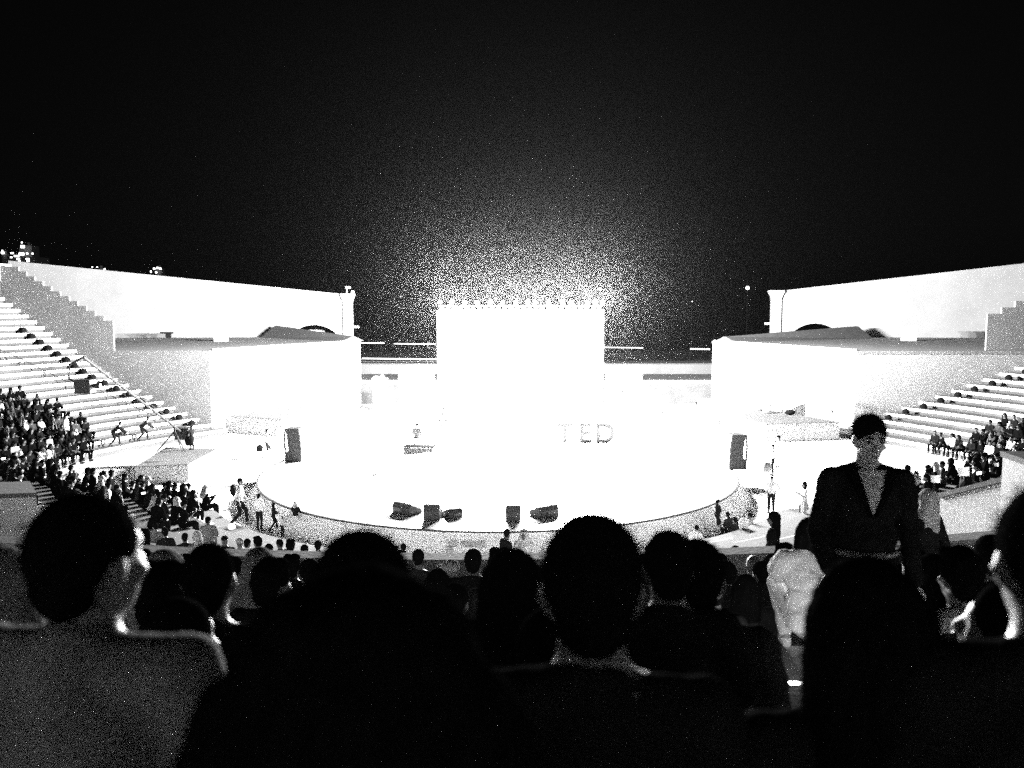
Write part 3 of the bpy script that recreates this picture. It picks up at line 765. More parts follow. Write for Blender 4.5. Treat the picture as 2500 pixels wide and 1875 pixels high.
def rotm(ax, ay, az): return Euler((ax, ay, az)).to_matrix()

class Pose:
    """joint positions of a figure facing +Y; origin on the ground between the feet, or on the seat under the pelvis."""
    def __init__(s, kind='sit', lean=0.1, hyaw=0.0, hpitch=0.0, arms='knees', legs=None, side=0.0, shrug=0.0):
        s.kind, s.lean = kind, lean
        s.pelvis = {'sit': V((0, 0, 0.11)), 'stand': V((0, 0, 0.94)), 'walk': V((0, 0, 0.93)), 'squat': V((0, -0.08, 0.26)), 'climb': V((0, 0.02, 0.94)), 'bent': V((0, -0.1, 0.9))}[kind]
        T = rotm(-lean, side, 0); s.T = T
        s.chest = s.pelvis + T @ V((0, 0.0, 0.33)); s.belly = s.pelvis + T @ V((0, 0.01, 0.14)); s.neck = s.pelvis + T @ V((0, -0.01, 0.50))
        s.head = s.neck + rotm(-lean * 0.35, side * 0.5, 0) @ V((0, 0.015, 0.170 - 0.35 * shrug)) + V((0, 0.02 * (lean > 0.3), 0))
        s.HR = rotm(hpitch, side * 0.4, hyaw)
        s.sh = {e: s.pelvis + T @ V((e * 0.178, -0.005, 0.445 + shrug)) for e in (-1, 1)}
        s.hip = {e: s.pelvis + V((e * 0.09, 0, -0.03)) for e in (-1, 1)}
        if kind == 'sit':
            s.knee = {e: V((e * 0.13, 0.44, 0.10)) for e in (-1, 1)}; s.ank = {e: V((e * 0.11, 0.40 + 0.04 * e, -0.33)) for e in (-1, 1)}
        elif kind == 'squat':
            s.knee = {e: V((e * 0.2, 0.32, 0.42)) for e in (-1, 1)}; s.ank = {e: V((e * 0.17, 0.0, 0.08)) for e in (-1, 1)}
        elif kind in ('walk', 'bent'):
            s.knee = {-1: V((-0.1, 0.22, 0.54)), 1: V((0.1, 0.02, 0.48))}; s.ank = {-1: V((-0.1, 0.24, 0.09)), 1: V((0.1, -0.30, 0.13))}
        elif kind == 'climb':
            s.knee = {-1: V((-0.11, 0.05, 0.50)), 1: V((0.11, 0.30, 0.66))}; s.ank = {-1: V((-0.11, -0.02, 0.08)), 1: V((0.11, 0.28, 0.26))}
        else:
            s.knee = {e: V((e * 0.1, 0.02, 0.49)) for e in (-1, 1)}; s.ank = {e: V((e * 0.11, -0.02, 0.08)) for e in (-1, 1)}
        s.elb, s.wri = {}, {}
        for e in (-1, 1):
            S = s.sh[e]
            a = arms if not isinstance(arms, tuple) else arms[0 if e < 0 else 1]
            if a == 'knees': s.elb[e] = S + T @ V((e * 0.07, 0.06, -0.27)); s.wri[e] = s.knee[e] + V((-e * 0.01, -0.10, 0.10))
            elif a == 'lap': s.elb[e] = S + T @ V((e * 0.07, 0.02, -0.28)); s.wri[e] = s.pelvis + V((e * 0.05, 0.25, 0.10))
            elif a == 'fore': s.elb[e] = s.knee[e] + V((0, -0.12, 0.10)); s.wri[e] = s.knee[e] + V((-e * 0.09, 0.10, 0.13))
            elif a == 'chin': s.elb[e] = s.knee[e] + V((0, -0.10, 0.10)); s.wri[e] = s.head + V((e * 0.04, 0.10, -0.14))
            elif a == 'phone': s.elb[e] = S + T @ V((e * 0.08, 0.10, -0.25)); s.wri[e] = s.chest + V((e * 0.06, 0.32, 0.02))
            elif a == 'hips': s.elb[e] = S + V((e * 0.20, -0.06, -0.21)); s.wri[e] = s.pelvis + V((e * 0.19, 0.03, 0.06))
            elif a == 'raise': s.elb[e] = S + V((e * 0.10, 0.14, -0.16)); s.wri[e] = s.head + V((e * 0.10, 0.16, 0.0))
            elif a == 'carry': s.elb[e] = S + V((e * 0.06, 0.04, -0.28)); s.wri[e] = S + V((0.0, 0.27, -0.26))
            elif a == 'swing': s.elb[e] = S + V((e * 0.07, -0.08 * e, -0.27)); s.wri[e] = S + V((e * 0.09, 0.10 - 0.12 * e, -0.50))
            elif a == 'out': s.elb[e] = S + V((e * 0.05, -0.04, -0.29)); s.wri[e] = S + V((e * 0.03, 0.14, -0.46))
            elif a == 'cross': s.elb[e] = S + V((e * 0.08, 0.05, -0.28)); s.wri[e] = S + V((-e * 0.20, 0.21, -0.26))
            elif a == 'reach': s.elb[e] = S + V((e * 0.03, 0.2, -0.22)); s.wri[e] = S + V((0, 0.42, -0.40))
            else: s.elb[e] = S + V((e * 0.055, -0.02, -0.29)); s.wri[e] = S + V((e * 0.07, 0.04, -0.54))
    def H(s, x, y, z): return s.head + s.HR @ V((x, y, z))

def hand_prims(P, e, curl=0.5, r=1.0):
    w, d = P.wri[e], (P.wri[e] - P.elb[e]).normalized()
    sx = V((0, 0, 1)).cross(d)
    sx = sx.normalized() if sx.length > 0.1 else V((1, 0, 0)); up = d.cross(sx).normalized()
    out = [('c', w, w + d * 0.05, 0.027 * r, 0.030 * r), ('c', w + d * 0.035 + sx * 0.02, w + d * 0.085 + sx * 0.024, 0.016, 0.014), ('c', w + d * 0.035 - sx * 0.02, w + d * 0.085 - sx * 0.024, 0.016, 0.014)]
    for k, (off, ln) in enumerate(((-0.030, 0.058), (-0.010, 0.072), (0.010, 0.076), (0.030, 0.066))):
        b = w + d * 0.088 + sx * off; m1 = b + d * ln * 0.55 - up * ln * 0.25 * curl; tpt = m1 + d * ln * 0.45 * (1 - curl) - up * ln * 0.6 * curl
        out += [('c', b - d * 0.01, m1, 0.0095, 0.009), ('c', m1, tpt, 0.009, 0.0078)]
    b = w + d * 0.03 - sx * e * 0.028; m1 = b + d * 0.035 - sx * e * 0.03 - up * 0.01; out += [('c', b, m1, 0.012, 0.0105), ('c', m1, m1 + d * 0.032 - up * 0.01, 0.0105, 0.009)]
    return out
def body_prims(P, fine):
    E, C = lambda c, r, q=None: ('e', c, r, q) if q is not None else ('e', c, r), lambda a, b, r0, r1: ('c', a, b, r0, r1)
    h = P.HR; o = [E(P.H(0, -0.006, 0.012), (0.074, 0.094, 0.105), h), E(P.H(0, 0.022, -0.052), (0.057, 0.066, 0.066), h), E(P.H(0, 0.055, -0.092), (0.03, 0.028, 0.024), h)]
    o += [E(P.H(e * 0.077, -0.006, -0.012), (0.011, 0.019, 0.032), h) for e in (-1, 1)]
    if fine:
        o += [C(P.H(0, 0.084, 0.004), P.H(0, 0.107, -0.034), 0.010, 0.0145), E(P.H(0.014, 0.094, -0.036), (0.011, 0.011, 0.009), h), E(P.H(-0.014, 0.094, -0.036), (0.011, 0.011, 0.009), h),
              E(P.H(0, 0.07, 0.026), (0.056, 0.026, 0.011), h), E(P.H(0, 0.082, -0.066), (0.024, 0.011, 0.0065), h), E(P.H(0, 0.080, -0.076), (0.021, 0.011, 0.007), h)]
        o += [E(P.H(e * 0.031, 0.072, 0.002), (0.013, 0.012, 0.011), h) for e in (-1, 1)] + [E(P.H(e * 0.045, 0.062, -0.03), (0.022, 0.02, 0.016), h) for e in (-1, 1)]
    else: o += [C(P.H(0, 0.082, 0.0), P.H(0, 0.102, -0.034), 0.013, 0.016)]
    o += [C(P.neck + V((0, 0, -0.03)), P.H(0, -0.016, -0.07), 0.064, 0.056)]
    o += [E(P.chest, (0.150, 0.098, 0.19), P.T), E(P.belly, (0.138, 0.098, 0.16), P.T), E(P.pelvis, (0.155, 0.112, 0.115))]
    for e in (-1, 1):
        o += [C(P.neck + P.T @ V((e * 0.02, -0.015, 0.0)), P.sh[e] + P.T @ V((-e * 0.03, 0, 0.0)), 0.056, 0.052), C(P.sh[e], P.elb[e], 0.049, 0.038), C(P.elb[e], P.wri[e], 0.037, 0.026)]
        o += hand_prims(P, e) if fine else hand_prims(P, e, 0.4, 1.15)
        o += [C(P.hip[e], P.knee[e], 0.08, 0.055), C(P.knee[e], P.ank[e], 0.052, 0.036), E(P.ank[e] + V((0, 0.065, -0.045)), (0.042, 0.125, 0.034))]
    return o
def shirt_prims(P, sleeve='short', loose=0.014, hem=0.0, robe=False, collar=True):
    E, C = lambda c, r, q=None: ('e', c, r, q) if q is not None else ('e', c, r), lambda a, b, r0, r1: ('c', a, b, r0, r1)
    g = loose
    o = [E(P.chest, (0.152 + g, 0.102 + g, 0.182), P.T), E(P.belly, (0.142 + g * 1.3, 0.104 + g, 0.165), P.T), E(P.pelvis + P.T @ V((0, 0, 0.02 - hem)), (0.158 + g, 0.118 + g, 0.10 + hem), P.T)]
    for e in (-1, 1):
        o += [C(P.neck + P.T @ V((e * 0.035, -0.015, -0.012)), P.sh[e] + P.T @ V((-e * 0.02, 0, -0.002)), 0.054 + g * .5, 0.05 + g)]
        S, El, W = P.sh[e], P.elb[e], P.wri[e]
        if sleeve == 'short': o += [C(S, S.lerp(El, 0.72), 0.053 + g, 0.052 + g)]
        elif sleeve == 'long': o += [C(S, El, 0.053 + g, 0.044 + g), C(El, El.lerp(W, 0.92), 0.044 + g, 0.032 + g * .6)]
        if robe: o += [C(P.hip[e], P.knee[e], 0.13, 0.12), C(P.knee[e], P.ank[e] + V((0, 0, 0.05)), 0.12, 0.12)]
    o += [C(P.neck + P.T @ V((0, -0.014, -0.06)), P.neck + P.T @ V((0, -0.014, 0.012)), 0.080 + g * .4, 0.068 + g * .3)] if collar else []
    if robe: o += [C(P.pelvis, (P.knee[1] + P.knee[-1]) / 2, 0.16, 0.15), C((P.knee[1] + P.knee[-1]) / 2, (P.ank[1] + P.ank[-1]) / 2 + V((0, 0, .06)), 0.15, 0.15)]
    return o
def trouser_prims(P, cut=1.0):
    C = lambda a, b, r0, r1: ('c', a, b, r0, r1); o = [('e', P.pelvis, (0.168, 0.125, 0.115))]
    for e in (-1, 1):
        o += [C(P.hip[e], P.knee[e], 0.092, 0.068)]
        if cut > 0.3: o += [C(P.knee[e], P.knee[e].lerp(P.ank[e], 0.9 * cut), 0.066, 0.054)]
    return o
def shoe_prims(P): return [('e', P.ank[e] + V((0, 0.068, -0.043)), (0.047, 0.135, 0.04)) for e in (-1, 1)] + [('c', P.ank[e] + V((0, 0, -0.03)), P.ank[e] + V((0, -0.03, -0.045)), 0.042, 0.036) for e in (-1, 1)]
# hair and headwear in head coordinates (head centre at the origin, face towards +Y)
def hair_prims(k):
    if k == 'short': return [('e', V((0, -0.016, 0.032)), (0.083, 0.099, 0.096)), ('e', V((0, -0.055, -0.03)), (0.062, 0.052, 0.06))]
    if k == 'crop': return [('e', V((0, -0.014, 0.024)), (0.0785, 0.097, 0.098)), ('e', V((0, -0.054, -0.03)), (0.06, 0.048, 0.06))]
    if k == 'thick': return [('e', V((0, -0.016, 0.045)), (0.092, 0.105, 0.10)), ('e', V((0, -0.058, -0.025)), (0.07, 0.055, 0.065)), ('e', V((0.03, 0.03, 0.11)), (0.05, 0.05, 0.035)), ('e', V((-0.04, 0.02, 0.115)), (0.045, 0.05, 0.03))]
    if k == 'long': return [('e', V((0, -0.018, 0.035)), (0.092, 0.103, 0.102))] + [('c', V((e * 0.065, -0.03, 0.03)), V((e * 0.085, -0.045, -0.20)), 0.05, 0.042) for e in (-1, 1)] + [('c', V((0, -0.06, 0.03)), V((0, -0.085, -0.30)), 0.075, 0.07), ('c', V((0.05, -0.06, 0)), V((0.07, -0.08, -0.30)), 0.06, 0.05), ('c', V((-0.05, -0.06, 0)), V((-0.07, -0.08, -0.29)), 0.06, 0.05)]
    if k == 'bun': return hair_prims('short') + [('e', V((0, -0.115, 0.05)), (0.05, 0.05, 0.05))]
    if k == 'afro': return [('e', V((0, -0.02, 0.05)), (0.155, 0.14, 0.15)), ('e', V((0.085, -0.04, -0.02)), (0.12, 0.11, 0.135)), ('e', V((-0.085, -0.04, -0.02)), (0.12, 0.11, 0.135)), ('e', V((0, -0.06, -0.11)), (0.17, 0.10, 0.15)), ('e', V((0, -0.05, -0.24)), (0.19, 0.10, 0.15))]
    if k == 'scarf': return [('e', V((0, -0.026, 0.028)), (0.094, 0.108, 0.112))] + [('c', V((e * 0.05, -0.04, -0.02)), V((e * 0.12, -0.05, -0.22)), 0.065, 0.07) for e in (-1, 1)] + [('c', V((0, -0.05, 0)), V((0, -0.06, -0.28)), 0.09, 0.12)]
    if k == 'cap': return [('e', V((0, -0.008, 0.045)), (0.085, 0.103, 0.075)), ('e', V((0, 0.105, 0.035)), (0.065, 0.065, 0.012))]
    return []
def hair_mesh(k, voxel, fuzz=0):
    wr = {'afro': 0.010, 'thick': 0.008, 'long': 0.006, 'scarf': 0.006}.get(k, 0.003)
    me = remesh(hair_prims(k), voxel, 2, wr, 16 if k == 'afro' else 20)
    if fuzz:
        b2 = NB(); b2.from_mesh(me); b2.faces.ensure_lookup_table(); fs = list(b2.faces); rnd = random.Random(5)
        for _ in range(fuzz):
            f = rnd.choice(fs); c = f.calc_center_median(); n_ = f.normal
            d = (n_ * rnd.uniform(0.25, 1.0) + V((rnd.gauss(0, .5), rnd.gauss(0, .5), rnd.gauss(0, .5) - (0.5 if k == 'long' else 0.0)))).normalized()
            ln = rnd.uniform(0.008, 0.035 if k != 'afro' else 0.05); t = d.cross(V((rnd.random(), rnd.random(), rnd.random()))).normalized() * 0.0006
            m1 = c + d * ln * 0.5; m2 = m1 + (d + V((rnd.gauss(0, .4), rnd.gauss(0, .4), rnd.gauss(0, .4) - 0.3))).normalized() * ln * 0.5
            v = [b2.verts.new(q) for q in (c - t, c + t, m1 + t, m1 - t, m2)]
            b2.faces.new(v[:4]); b2.faces.new((v[3], v[2], v[4]))
        b2.to_mesh(me); b2.free()
    return me
AGAL = None
def agal_mesh():
    bm = NB(); pts = [(0.088 * math.cos(2 * math.pi * k / 16), -0.022 + 0.10 * math.sin(2 * math.pi * k / 16), 0.09) for k in range(17)]
    tube(bm, pts, 0.013, 6); me = bpy.data.meshes.new('head_ring'); bm.to_mesh(me); bm.free(); return me

_PM, _HM = {}, {}
FAR, MID, NEAR = 0.032, 0.02, 0.0125
def pose_meshes(key, P, vox, sleeve='short', robe=False, shorts=False, loose=0.014, hem=0.0, wrinkle=None):
    k = (key, vox, sleeve, robe, shorts, loose)
    if k not in _PM:
        fine = vox <= NEAR; sv = 2 if vox > 0.03 else 3
        d = {'P': P, 'body': remesh(body_prims(P, fine), vox, sv)}
        d['shirt'] = remesh(shirt_prims(P, sleeve, loose, hem, robe, key != 'sm'), vox, 4 if fine else 2, (0.010 if fine else 0.008) if wrinkle is None else wrinkle, 7.0, wdir=(1, 1, 1.6))
        if not robe: d['trousers'] = remesh(trouser_prims(P, 0.2 if shorts else 1.0), vox, 2, 0.006 if fine else 0, 9.0)
        d['shoes'] = remesh(shoe_prims(P), vox * 0.8, 1)
        _PM[k] = d
    return _PM[k]
def hairm(kind, vox, fuzz=0):
    k = (kind, vox, fuzz)
    if k not in _HM: _HM[k] = hair_mesh(kind, vox, fuzz)
    return _HM[k]
def person(d, label, loc, rz, hair='short', top=CL_BLACK, bottom=CL_CHAR, skin=SKIN, hairmat=HAIRM, vox=FAR, scale=1.0, group=None, fuzz=0, agal=False, shoes=SHOEM, rx=0.0, cat='person'):
    t = thing('person', label, cat, loc, rz, group)
    t.scale = (scale,) * 3
    if rx: t.rotation_euler = (rx, 0, rz)
    meshobj('body', d['body'], t, skin); meshobj('shirt' if 'trousers' in d else 'robe', d['shirt'], t, top)
    if 'trousers' in d: meshobj('trousers', d['trousers'], t, bottom)
    meshobj('shoes', d['shoes'], t, shoes)
    P = d['P']
    if hair:
        nm = {'scarf': 'headscarf', 'cap': 'cap'}.get(hair, 'hair')
        h = meshobj(nm, hairm(hair, max(vox * 0.62, 0.008), fuzz), t, hairmat)
        h.matrix_local = Matrix.Translation(P.head) @ P.HR.to_4x4()
        if agal:
            global AGAL
            if AGAL is None: AGAL = agal_mesh()
            meshobj('head_ring', AGAL, h, CL_BLACK)
    return t

# ------------------------------------------------------------------ the seated crowds on the two side banks
SITS = [('s0', Pose('sit', 0.10, 0.0, 0.0, 'lap')), ('s1', Pose('sit', 0.45, 0.1, 0.25, 'fore')), ('s2', Pose('sit', 0.2, 0.7, 0.0, 'knees')), ('s3', Pose('sit', 0.05, -0.6, -0.05, 'cross')),
        ('s4', Pose('sit', 0.35, -0.15, 0.1, 'chin')), ('s5', Pose('sit', 0.15, 0.2, -0.3, 'phone'))]
SITS = [(k, P) for k, P in SITS]
TOPS = [(CC_BLACK, 'black top', 9), (CC_CHAR, 'charcoal top', 5), (CC_GREY, 'grey top', 2.2), (CL_PALE, 'pale top', 0.7), (CL_WHITE, 'white top', 0.7)]
HAIRS = [('short', 'short dark hair', 5), ('long', 'long dark hair', 3), ('thick', 'thick dark hair', 2), ('bun', 'hair bun', 1), ('scarf', 'pale headscarf', 0.6), ('crop', 'cropped hair', 2)]
POSTXT = {'s0': 'upright', 's1': 'leaning forward', 's2': 'turned aside', 's3': 'arms folded', 's4': 'chin on hands', 's5': 'raising a phone'}
def pick(rnd, lst):
    tot = sum(x[-1] for x in lst); r = rnd.random() * tot
    for x in lst:
        r -= x[-1]
        if r <= 0: return x
    return lst[-1]
def inside(poly, x, y):
    c = False; n = len(poly)
    for i in range(n):
        x0, y0 = poly[i]; x1, y1 = poly[(i + 1) % n]
        if (y0 > y) != (y1 > y) and x < (x1 - x0) * (y - y0) / (y1 - y0) + x0: c = not c
    return c
def crowd(poly, sgn, where, group, seed, skipp=0.05, step=0.69):
    rnd = random.Random(seed); n = 0; rows_ = {}
    for i in range(0, 17):
        ph = 38.0
        while ph < 132:
            r = row_r(i, sgn * ph); ph_n = ph + math.degrees((step + rnd.uniform(-0.03, 0.1)) / r)
            p = bowl_pt(r + 0.16, sgn * ph, row_z(i))
            x, y = topx(p + V((0, 0, 0.55)))
            if inside(poly, x, y) and not (noise.noise(V((i * 0.45, ph * 0.16, seed))) > 0.32 and y < 1110) and not (x < 330 and y > 1215) and not (-20 < x < 95 and y > 1190) and rnd.random() > skipp and SC.y - r * math.cos(R(ph)) < FLANK_Y - 1:
                k, P = rnd.choice(SITS); tm, tt, _ = pick(rnd, TOPS); hk, ht, _ = pick(rnd, HAIRS)
                d = pose_meshes(k, P, FAR, 'long' if rnd.random() < 0.5 else 'short')
                lab = [tt, ht, POSTXT[k], ORDN[i], where]
                o_ = person(d, 'spectator', p, R(sgn * ph) + rnd.uniform(-0.25, 0.25), hk, tm, rnd.choice([CC_BLACK, CC_BLACK, CC_CHAR, CC_BLACK]), rnd.choice([SKINC, SKINC, SKIND]), CL_PALE if hk == 'scarf' else HAIRM, FAR, rnd.uniform(1.1, 1.25), group)
                rows_.setdefault(i, []).append((ph, o_, lab)); n += 1
            ph = ph_n
    for i, L_ in rows_.items():
        for q_, (ph, o_, lab) in enumerate(sorted(L_, key=lambda z: -z[0])):
            o_['label'] = '%s, %s, %s, %s tier %s, %s from end' % (lab[0], lab[1], lab[2], lab[3], lab[4], ORDN[q_].replace('lowest', 'first') if q_ < len(ORDN) else '%dth' % (q_ + 1))
    return n
LPOLY = [(-40, 955), (60, 958), (120, 985), (185, 1000), (212, 1040), (222, 1085), (228, 1108), (320, 1118), (345, 1150), (372, 1172), (430, 1168), (492, 1196), (505, 1225), (470, 1255), (380, 1262), (300, 1290), (120, 1225), (-40, 1215)]
RPOLY = [(2222, 1088), (2290, 1062), (2330, 1072), (2385, 1052), (2440, 1030), (2560, 985), (2560, 1120), (2470, 1165), (2370, 1185), (2300, 1205), (2215, 1235), (2190, 1200), (2195, 1120)]
nL = crowd(LPOLY, -1, 'below the crane', 'dense crowd on the tiers below the camera crane', 3)
nR = crowd(RPOLY, 1, 'behind standing man', 'dense crowd on the tiers behind the standing man', 4)
print('crowd', nL, nR)

# ------------------------------------------------------------------ people on the floor, stage and steps
STAND = {'plain': Pose('stand', 0.02, 0.2, 0.05, 'down'), 'hips': Pose('stand', 0.0, 0.3, 0.05, 'hips'), 'walk': Pose('walk', 0.10, 0.0, 0.1, 'swing'), 'carry': Pose('walk', 0.08, 0.1, 0.2, 'carry'),
         'bent': Pose('bent', 0.85, 0.0, 0.3, 'reach'), 'raise': Pose('stand', 0.02, 0.0, -0.05, ('raise', 'down')), 'phone': Pose('stand', 0.05, 0.0, 0.25, 'phone'), 'cross': Pose('stand', 0.0, 0.1, 0.0, 'cross')}
def stander(pose, label, px, py, z, hpx, rz, hair='short', top=CL_WHITE, bottom=CL_BLACK, sleeve='short', robe=False, shorts=False, vox=0.026, hgt=1.755, skin=SKIN, group=None, agal=False, hairmat=HAIRM, shoes=SHOEM):
    p = atZ(px, py, z); d = p.y; sc = hpx * d / F_PX / hgt
    dm = pose_meshes('st_' + pose, STAND[pose], vox, sleeve, robe, shorts)
    return person(dm, label, p, R(rz), hair, top, bottom, skin, hairmat, vox, sc, group, agal=agal, shoes=shoes)
def bag(name, label, loc, size, m, rz=0, strap=True, squash=0.6):
    t = thing(name, label, 'bag', loc, R(rz))
    me = remesh([('e', V((0, 0, size * 0.5)), (size * 0.5, size * 0.5 * squash, size * 0.55)), ('c', V((-size * .25, 0, size * .15)), V((size * .25, 0, size * .15)), size * .2, size * .2)], size / 14, 2, size * 0.03, 9)
    meshobj('body', me, t, m)
    if strap:
        bm = NB(); tube(bm, [(-size * .3, 0, size * .9), (-size * .2, -0.02, size * 1.35), (size * .2, -0.02, size * 1.35), (size * .3, 0, size * .9)], size * 0.04, 6); obj('strap', bm, m, t)
    return t
stander('carry', 'person in white shirt and dark shorts at the stage edge beside the speaker stack', 652, 1118, 0.004, 74, -60, 'short', CL_WHITE, CL_CHAR, shorts=True)
q = atZ(640, 1105, 0.55); bag('shoulder_bag', 'dark shoulder bag at the hip of the person by the speaker stack', (q.x - 0.15, q.y, 0.62), 0.42, CL_BLACK, 30)
stander('walk', 'person in white shirt and dark trousers with a black backpack on the gangway', 586, 1284, 0.5, 124, -75, 'short', CL_WHITE, CL_BLACK)
q = atZ(570, 1195, 1.75); bag('backpack', 'black backpack on the back of the person on the gangway', (q.x - 0.02, q.y, q.z - 0.25), 0.46, CL_BLACK, -70, False, 0.55)
stander('plain', 'person in white shirt and loose dark trousers facing the stage skirt', 634, 1296, 0.004, 96, -20, 'short', CL_WHITE, CL_BLACK)
stander('carry', 'person all in black with long dark hair, hunched over by the stage skirt', 668, 1296, 0.004, 72, -55, 'long', CL_BLACK, CL_BLACK, 'long')
stander('phone', 'small child in dark clothes in front of the hunched person in black', 690, 1309, 0.004, 52, -30, 'short', CL_PALE, CL_BLACK)
stander('phone', 'person in dark top and white trousers leaning at the stage skirt', 722, 1300, 0.004, 80, -15, 'scarf', CL_BLACK, CL_WHITE, 'long', hairmat=CL_PALE)
stander('phone', 'cameraman in dark clothes with bulky gear beside the crane tripod', 469, 1098, 1.0, 61, 60, 'short', CL_CHAR, CL_BLACK, 'long')
q = atZ(455, 1080, 1.9); bag('camera_bag', 'bulky dark camera bag slung on the cameraman', (q.x + .2, q.y - 0.1, 1.75), 0.5, CL_BLACK, 10)
def on_tier(px, py):
    """where the ray through a pixel meets the seating tiers."""
    for k in range(1400):
        p = atY(px, py, 10 + k * 0.04); ph = math.degrees(math.atan2(p.x - SC.x, SC.y - p.y)); r = math.hypot(p.x - SC.x, p.y - SC.y)
        i = -1
        while i < 23 and row_r(i + 1, ph) < r: i += 1
        z = row_z(i) if i >= 0 else 0.0
        if p.z <= z: return V((p.x, p.y, z)), i
    return p, 0
def tier_stander(pose, label, px, py, hpx, rz, **kw):
    p, i = on_tier(px, py); d = p.y; sc = hpx * d / F_PX / 1.755
    if pose == 'bent': sc = hpx * d / F_PX / 1.32
    dm = pose_meshes('st_' + pose, STAND[pose], 0.028, kw.pop('sleeve', 'long'))
    return person(dm, label, p + V((0, 0, 0.004)), R(rz), kw.get('hair', 'short'), kw.get('top', CL_BLACK), kw.get('bottom', CL_BLACK), SKIN, HAIRM, 0.028, sc)
tier_stander('bent', 'person in black bending over on the low tiers, the one nearer the crowd', 282, 1103, 54, -70)
tier_stander('bent', 'person in dark jacket with a hanging sleeve, bending beside the crane platform', 350, 1077, 52, -75, top=CL_CHAR)
tier_stander('plain', 'person standing in bright white shirt and black trousers amid the dark crowd', 165, 1104, 84, -80, top=CL_WHITE, sleeve='short')
# far side
stander('phone', 'person in white shirt and dark trousers carrying a grey bag on the far floor', 1886, 1160, 0.004, 79, 75, 'short', CL_WHITE, CL_BLACK)
q = atZ(1873, 1146, 0.5); bag('tote_bag', 'grey tote bag beside the person on the far floor', (q.x, q.y, 0.35), 0.55, CL_GREY, 20)
stander('raise', 'person in white clothes partly hidden behind the bag carrier on the far floor', 1899, 1141, 0.004, 82, 60, 'short', CL_WHITE, CL_WHITE)
stander('hips', 'person in long white shirt and slim black trousers standing with hands on hips', 1882, 1252, 0.004, 94, 150, 'short', CL_WHITE, CL_BLACK, 'long')
stander('phone', 'woman with dark bob in white top holding a patterned bag', 1962, 1277, 0.5, 106, 95, 'long', CL_WHITE, CL_PALE)
q = atZ(1958, 1242, 0.6); bag('patterned_bag', 'round patterned dark bag held by the woman in white', (q.x, q.y - 0.2, 0.45), 0.5, CL_GREY, 10)
stander('carry', 'person in short black dress and pale boots walking by the front of the stage', 1750, 1304, 0.004, 90, -80, 'bun', CL_BLACK, CL_BLACK, 'short', shorts=True, shoes=CL_WHITE)
q = atZ(1783, 1090, 0.9)
stander('plain', 'person in dark clothes standing at the foot of the giant screen', 1083, 1073, ZS, 82, 170, 'short', CL_GREY, CL_GREY, 'long')
stander('plain', 'person standing behind the low dark table on the stage', 1018, 1112, ZS, 82, 160, 'short', CL_GREY, CL_WHITE)
stander('walk', 'person in white walking in the glare past the side wing of the screen', 1607, 1010, 0.004, 62, 90, 'scarf', CL_WHITE, CL_WHITE, 'long', hairmat=CL_WHITE)
stander('cross', 'person in grey clothes standing in the gap beside the gate pier', 1698, 1058, 0.004, 78, 120, 'short', CL_GREY, CL_GREY, 'long')
# seated on the low front tiers and floor edge
def sitter(key, label, px, pytop, d, rz, hair='short', top=CL_BLACK, bottom=CL_CHAR, vox=MID, scale=1.0, sleeve='short', robe=False, skin=SKIND, fuzz=0, hairmat=HAIRM, agal=False, group=None, P=None, top_z=0.905, loose=0.014):
    P = P or dict(SITS)[key]
    ht = pytop; p = atY(px, pytop, d)
    zt = P.H(0, 0, 0.13).z + (0.075 if hair == 'afro' else 0.02 if hair == 'thick' else 0)
    hx, hy = P.head.x * scale, P.head.y * scale
    c, s_ = math.cos(R(rz)), math.sin(R(rz))
    loc = V((p.x - (hx * c - hy * s_), p.y - (hx * s_ + hy * c), p.z - zt * scale))
    return person(pose_meshes(key, P, vox, sleeve, robe, loose=loose), label, loc, R(rz), hair, top, bottom, skin, hairmat, vox, scale, group, fuzz, agal)
sitter('s2', 'person in white seated low by the stage skirt with dark bobbed hair', 1700, 1281, 31, -20, 'short', CL_WHITE, CL_PALE, FAR)
sitter('s1', 'person crouched in black with a pale face beside the walker in the black dress', 1776, 1249, 33.5, 30, 'short', CL_CHAR, CL_BLACK, FAR)
sitter('s0', 'seated person in black next to the crouched one by the far stage edge', 1795, 1262, 33, 20, 'thick', CL_BLACK, CL_BLACK, FAR)
sitter('s2', 'person in white seated on the far low tier beside a bright bag', 1830, 1252, 33.5, 40, 'short', CL_PALE, CL_PALE, FAR)
q = atZ(1815, 1290, 0.5); bag('bright_bag', 'bright white bag set down beside the seated person in white', (q.x, q.y, 0.5), 0.42, CL_WHITE, 0)
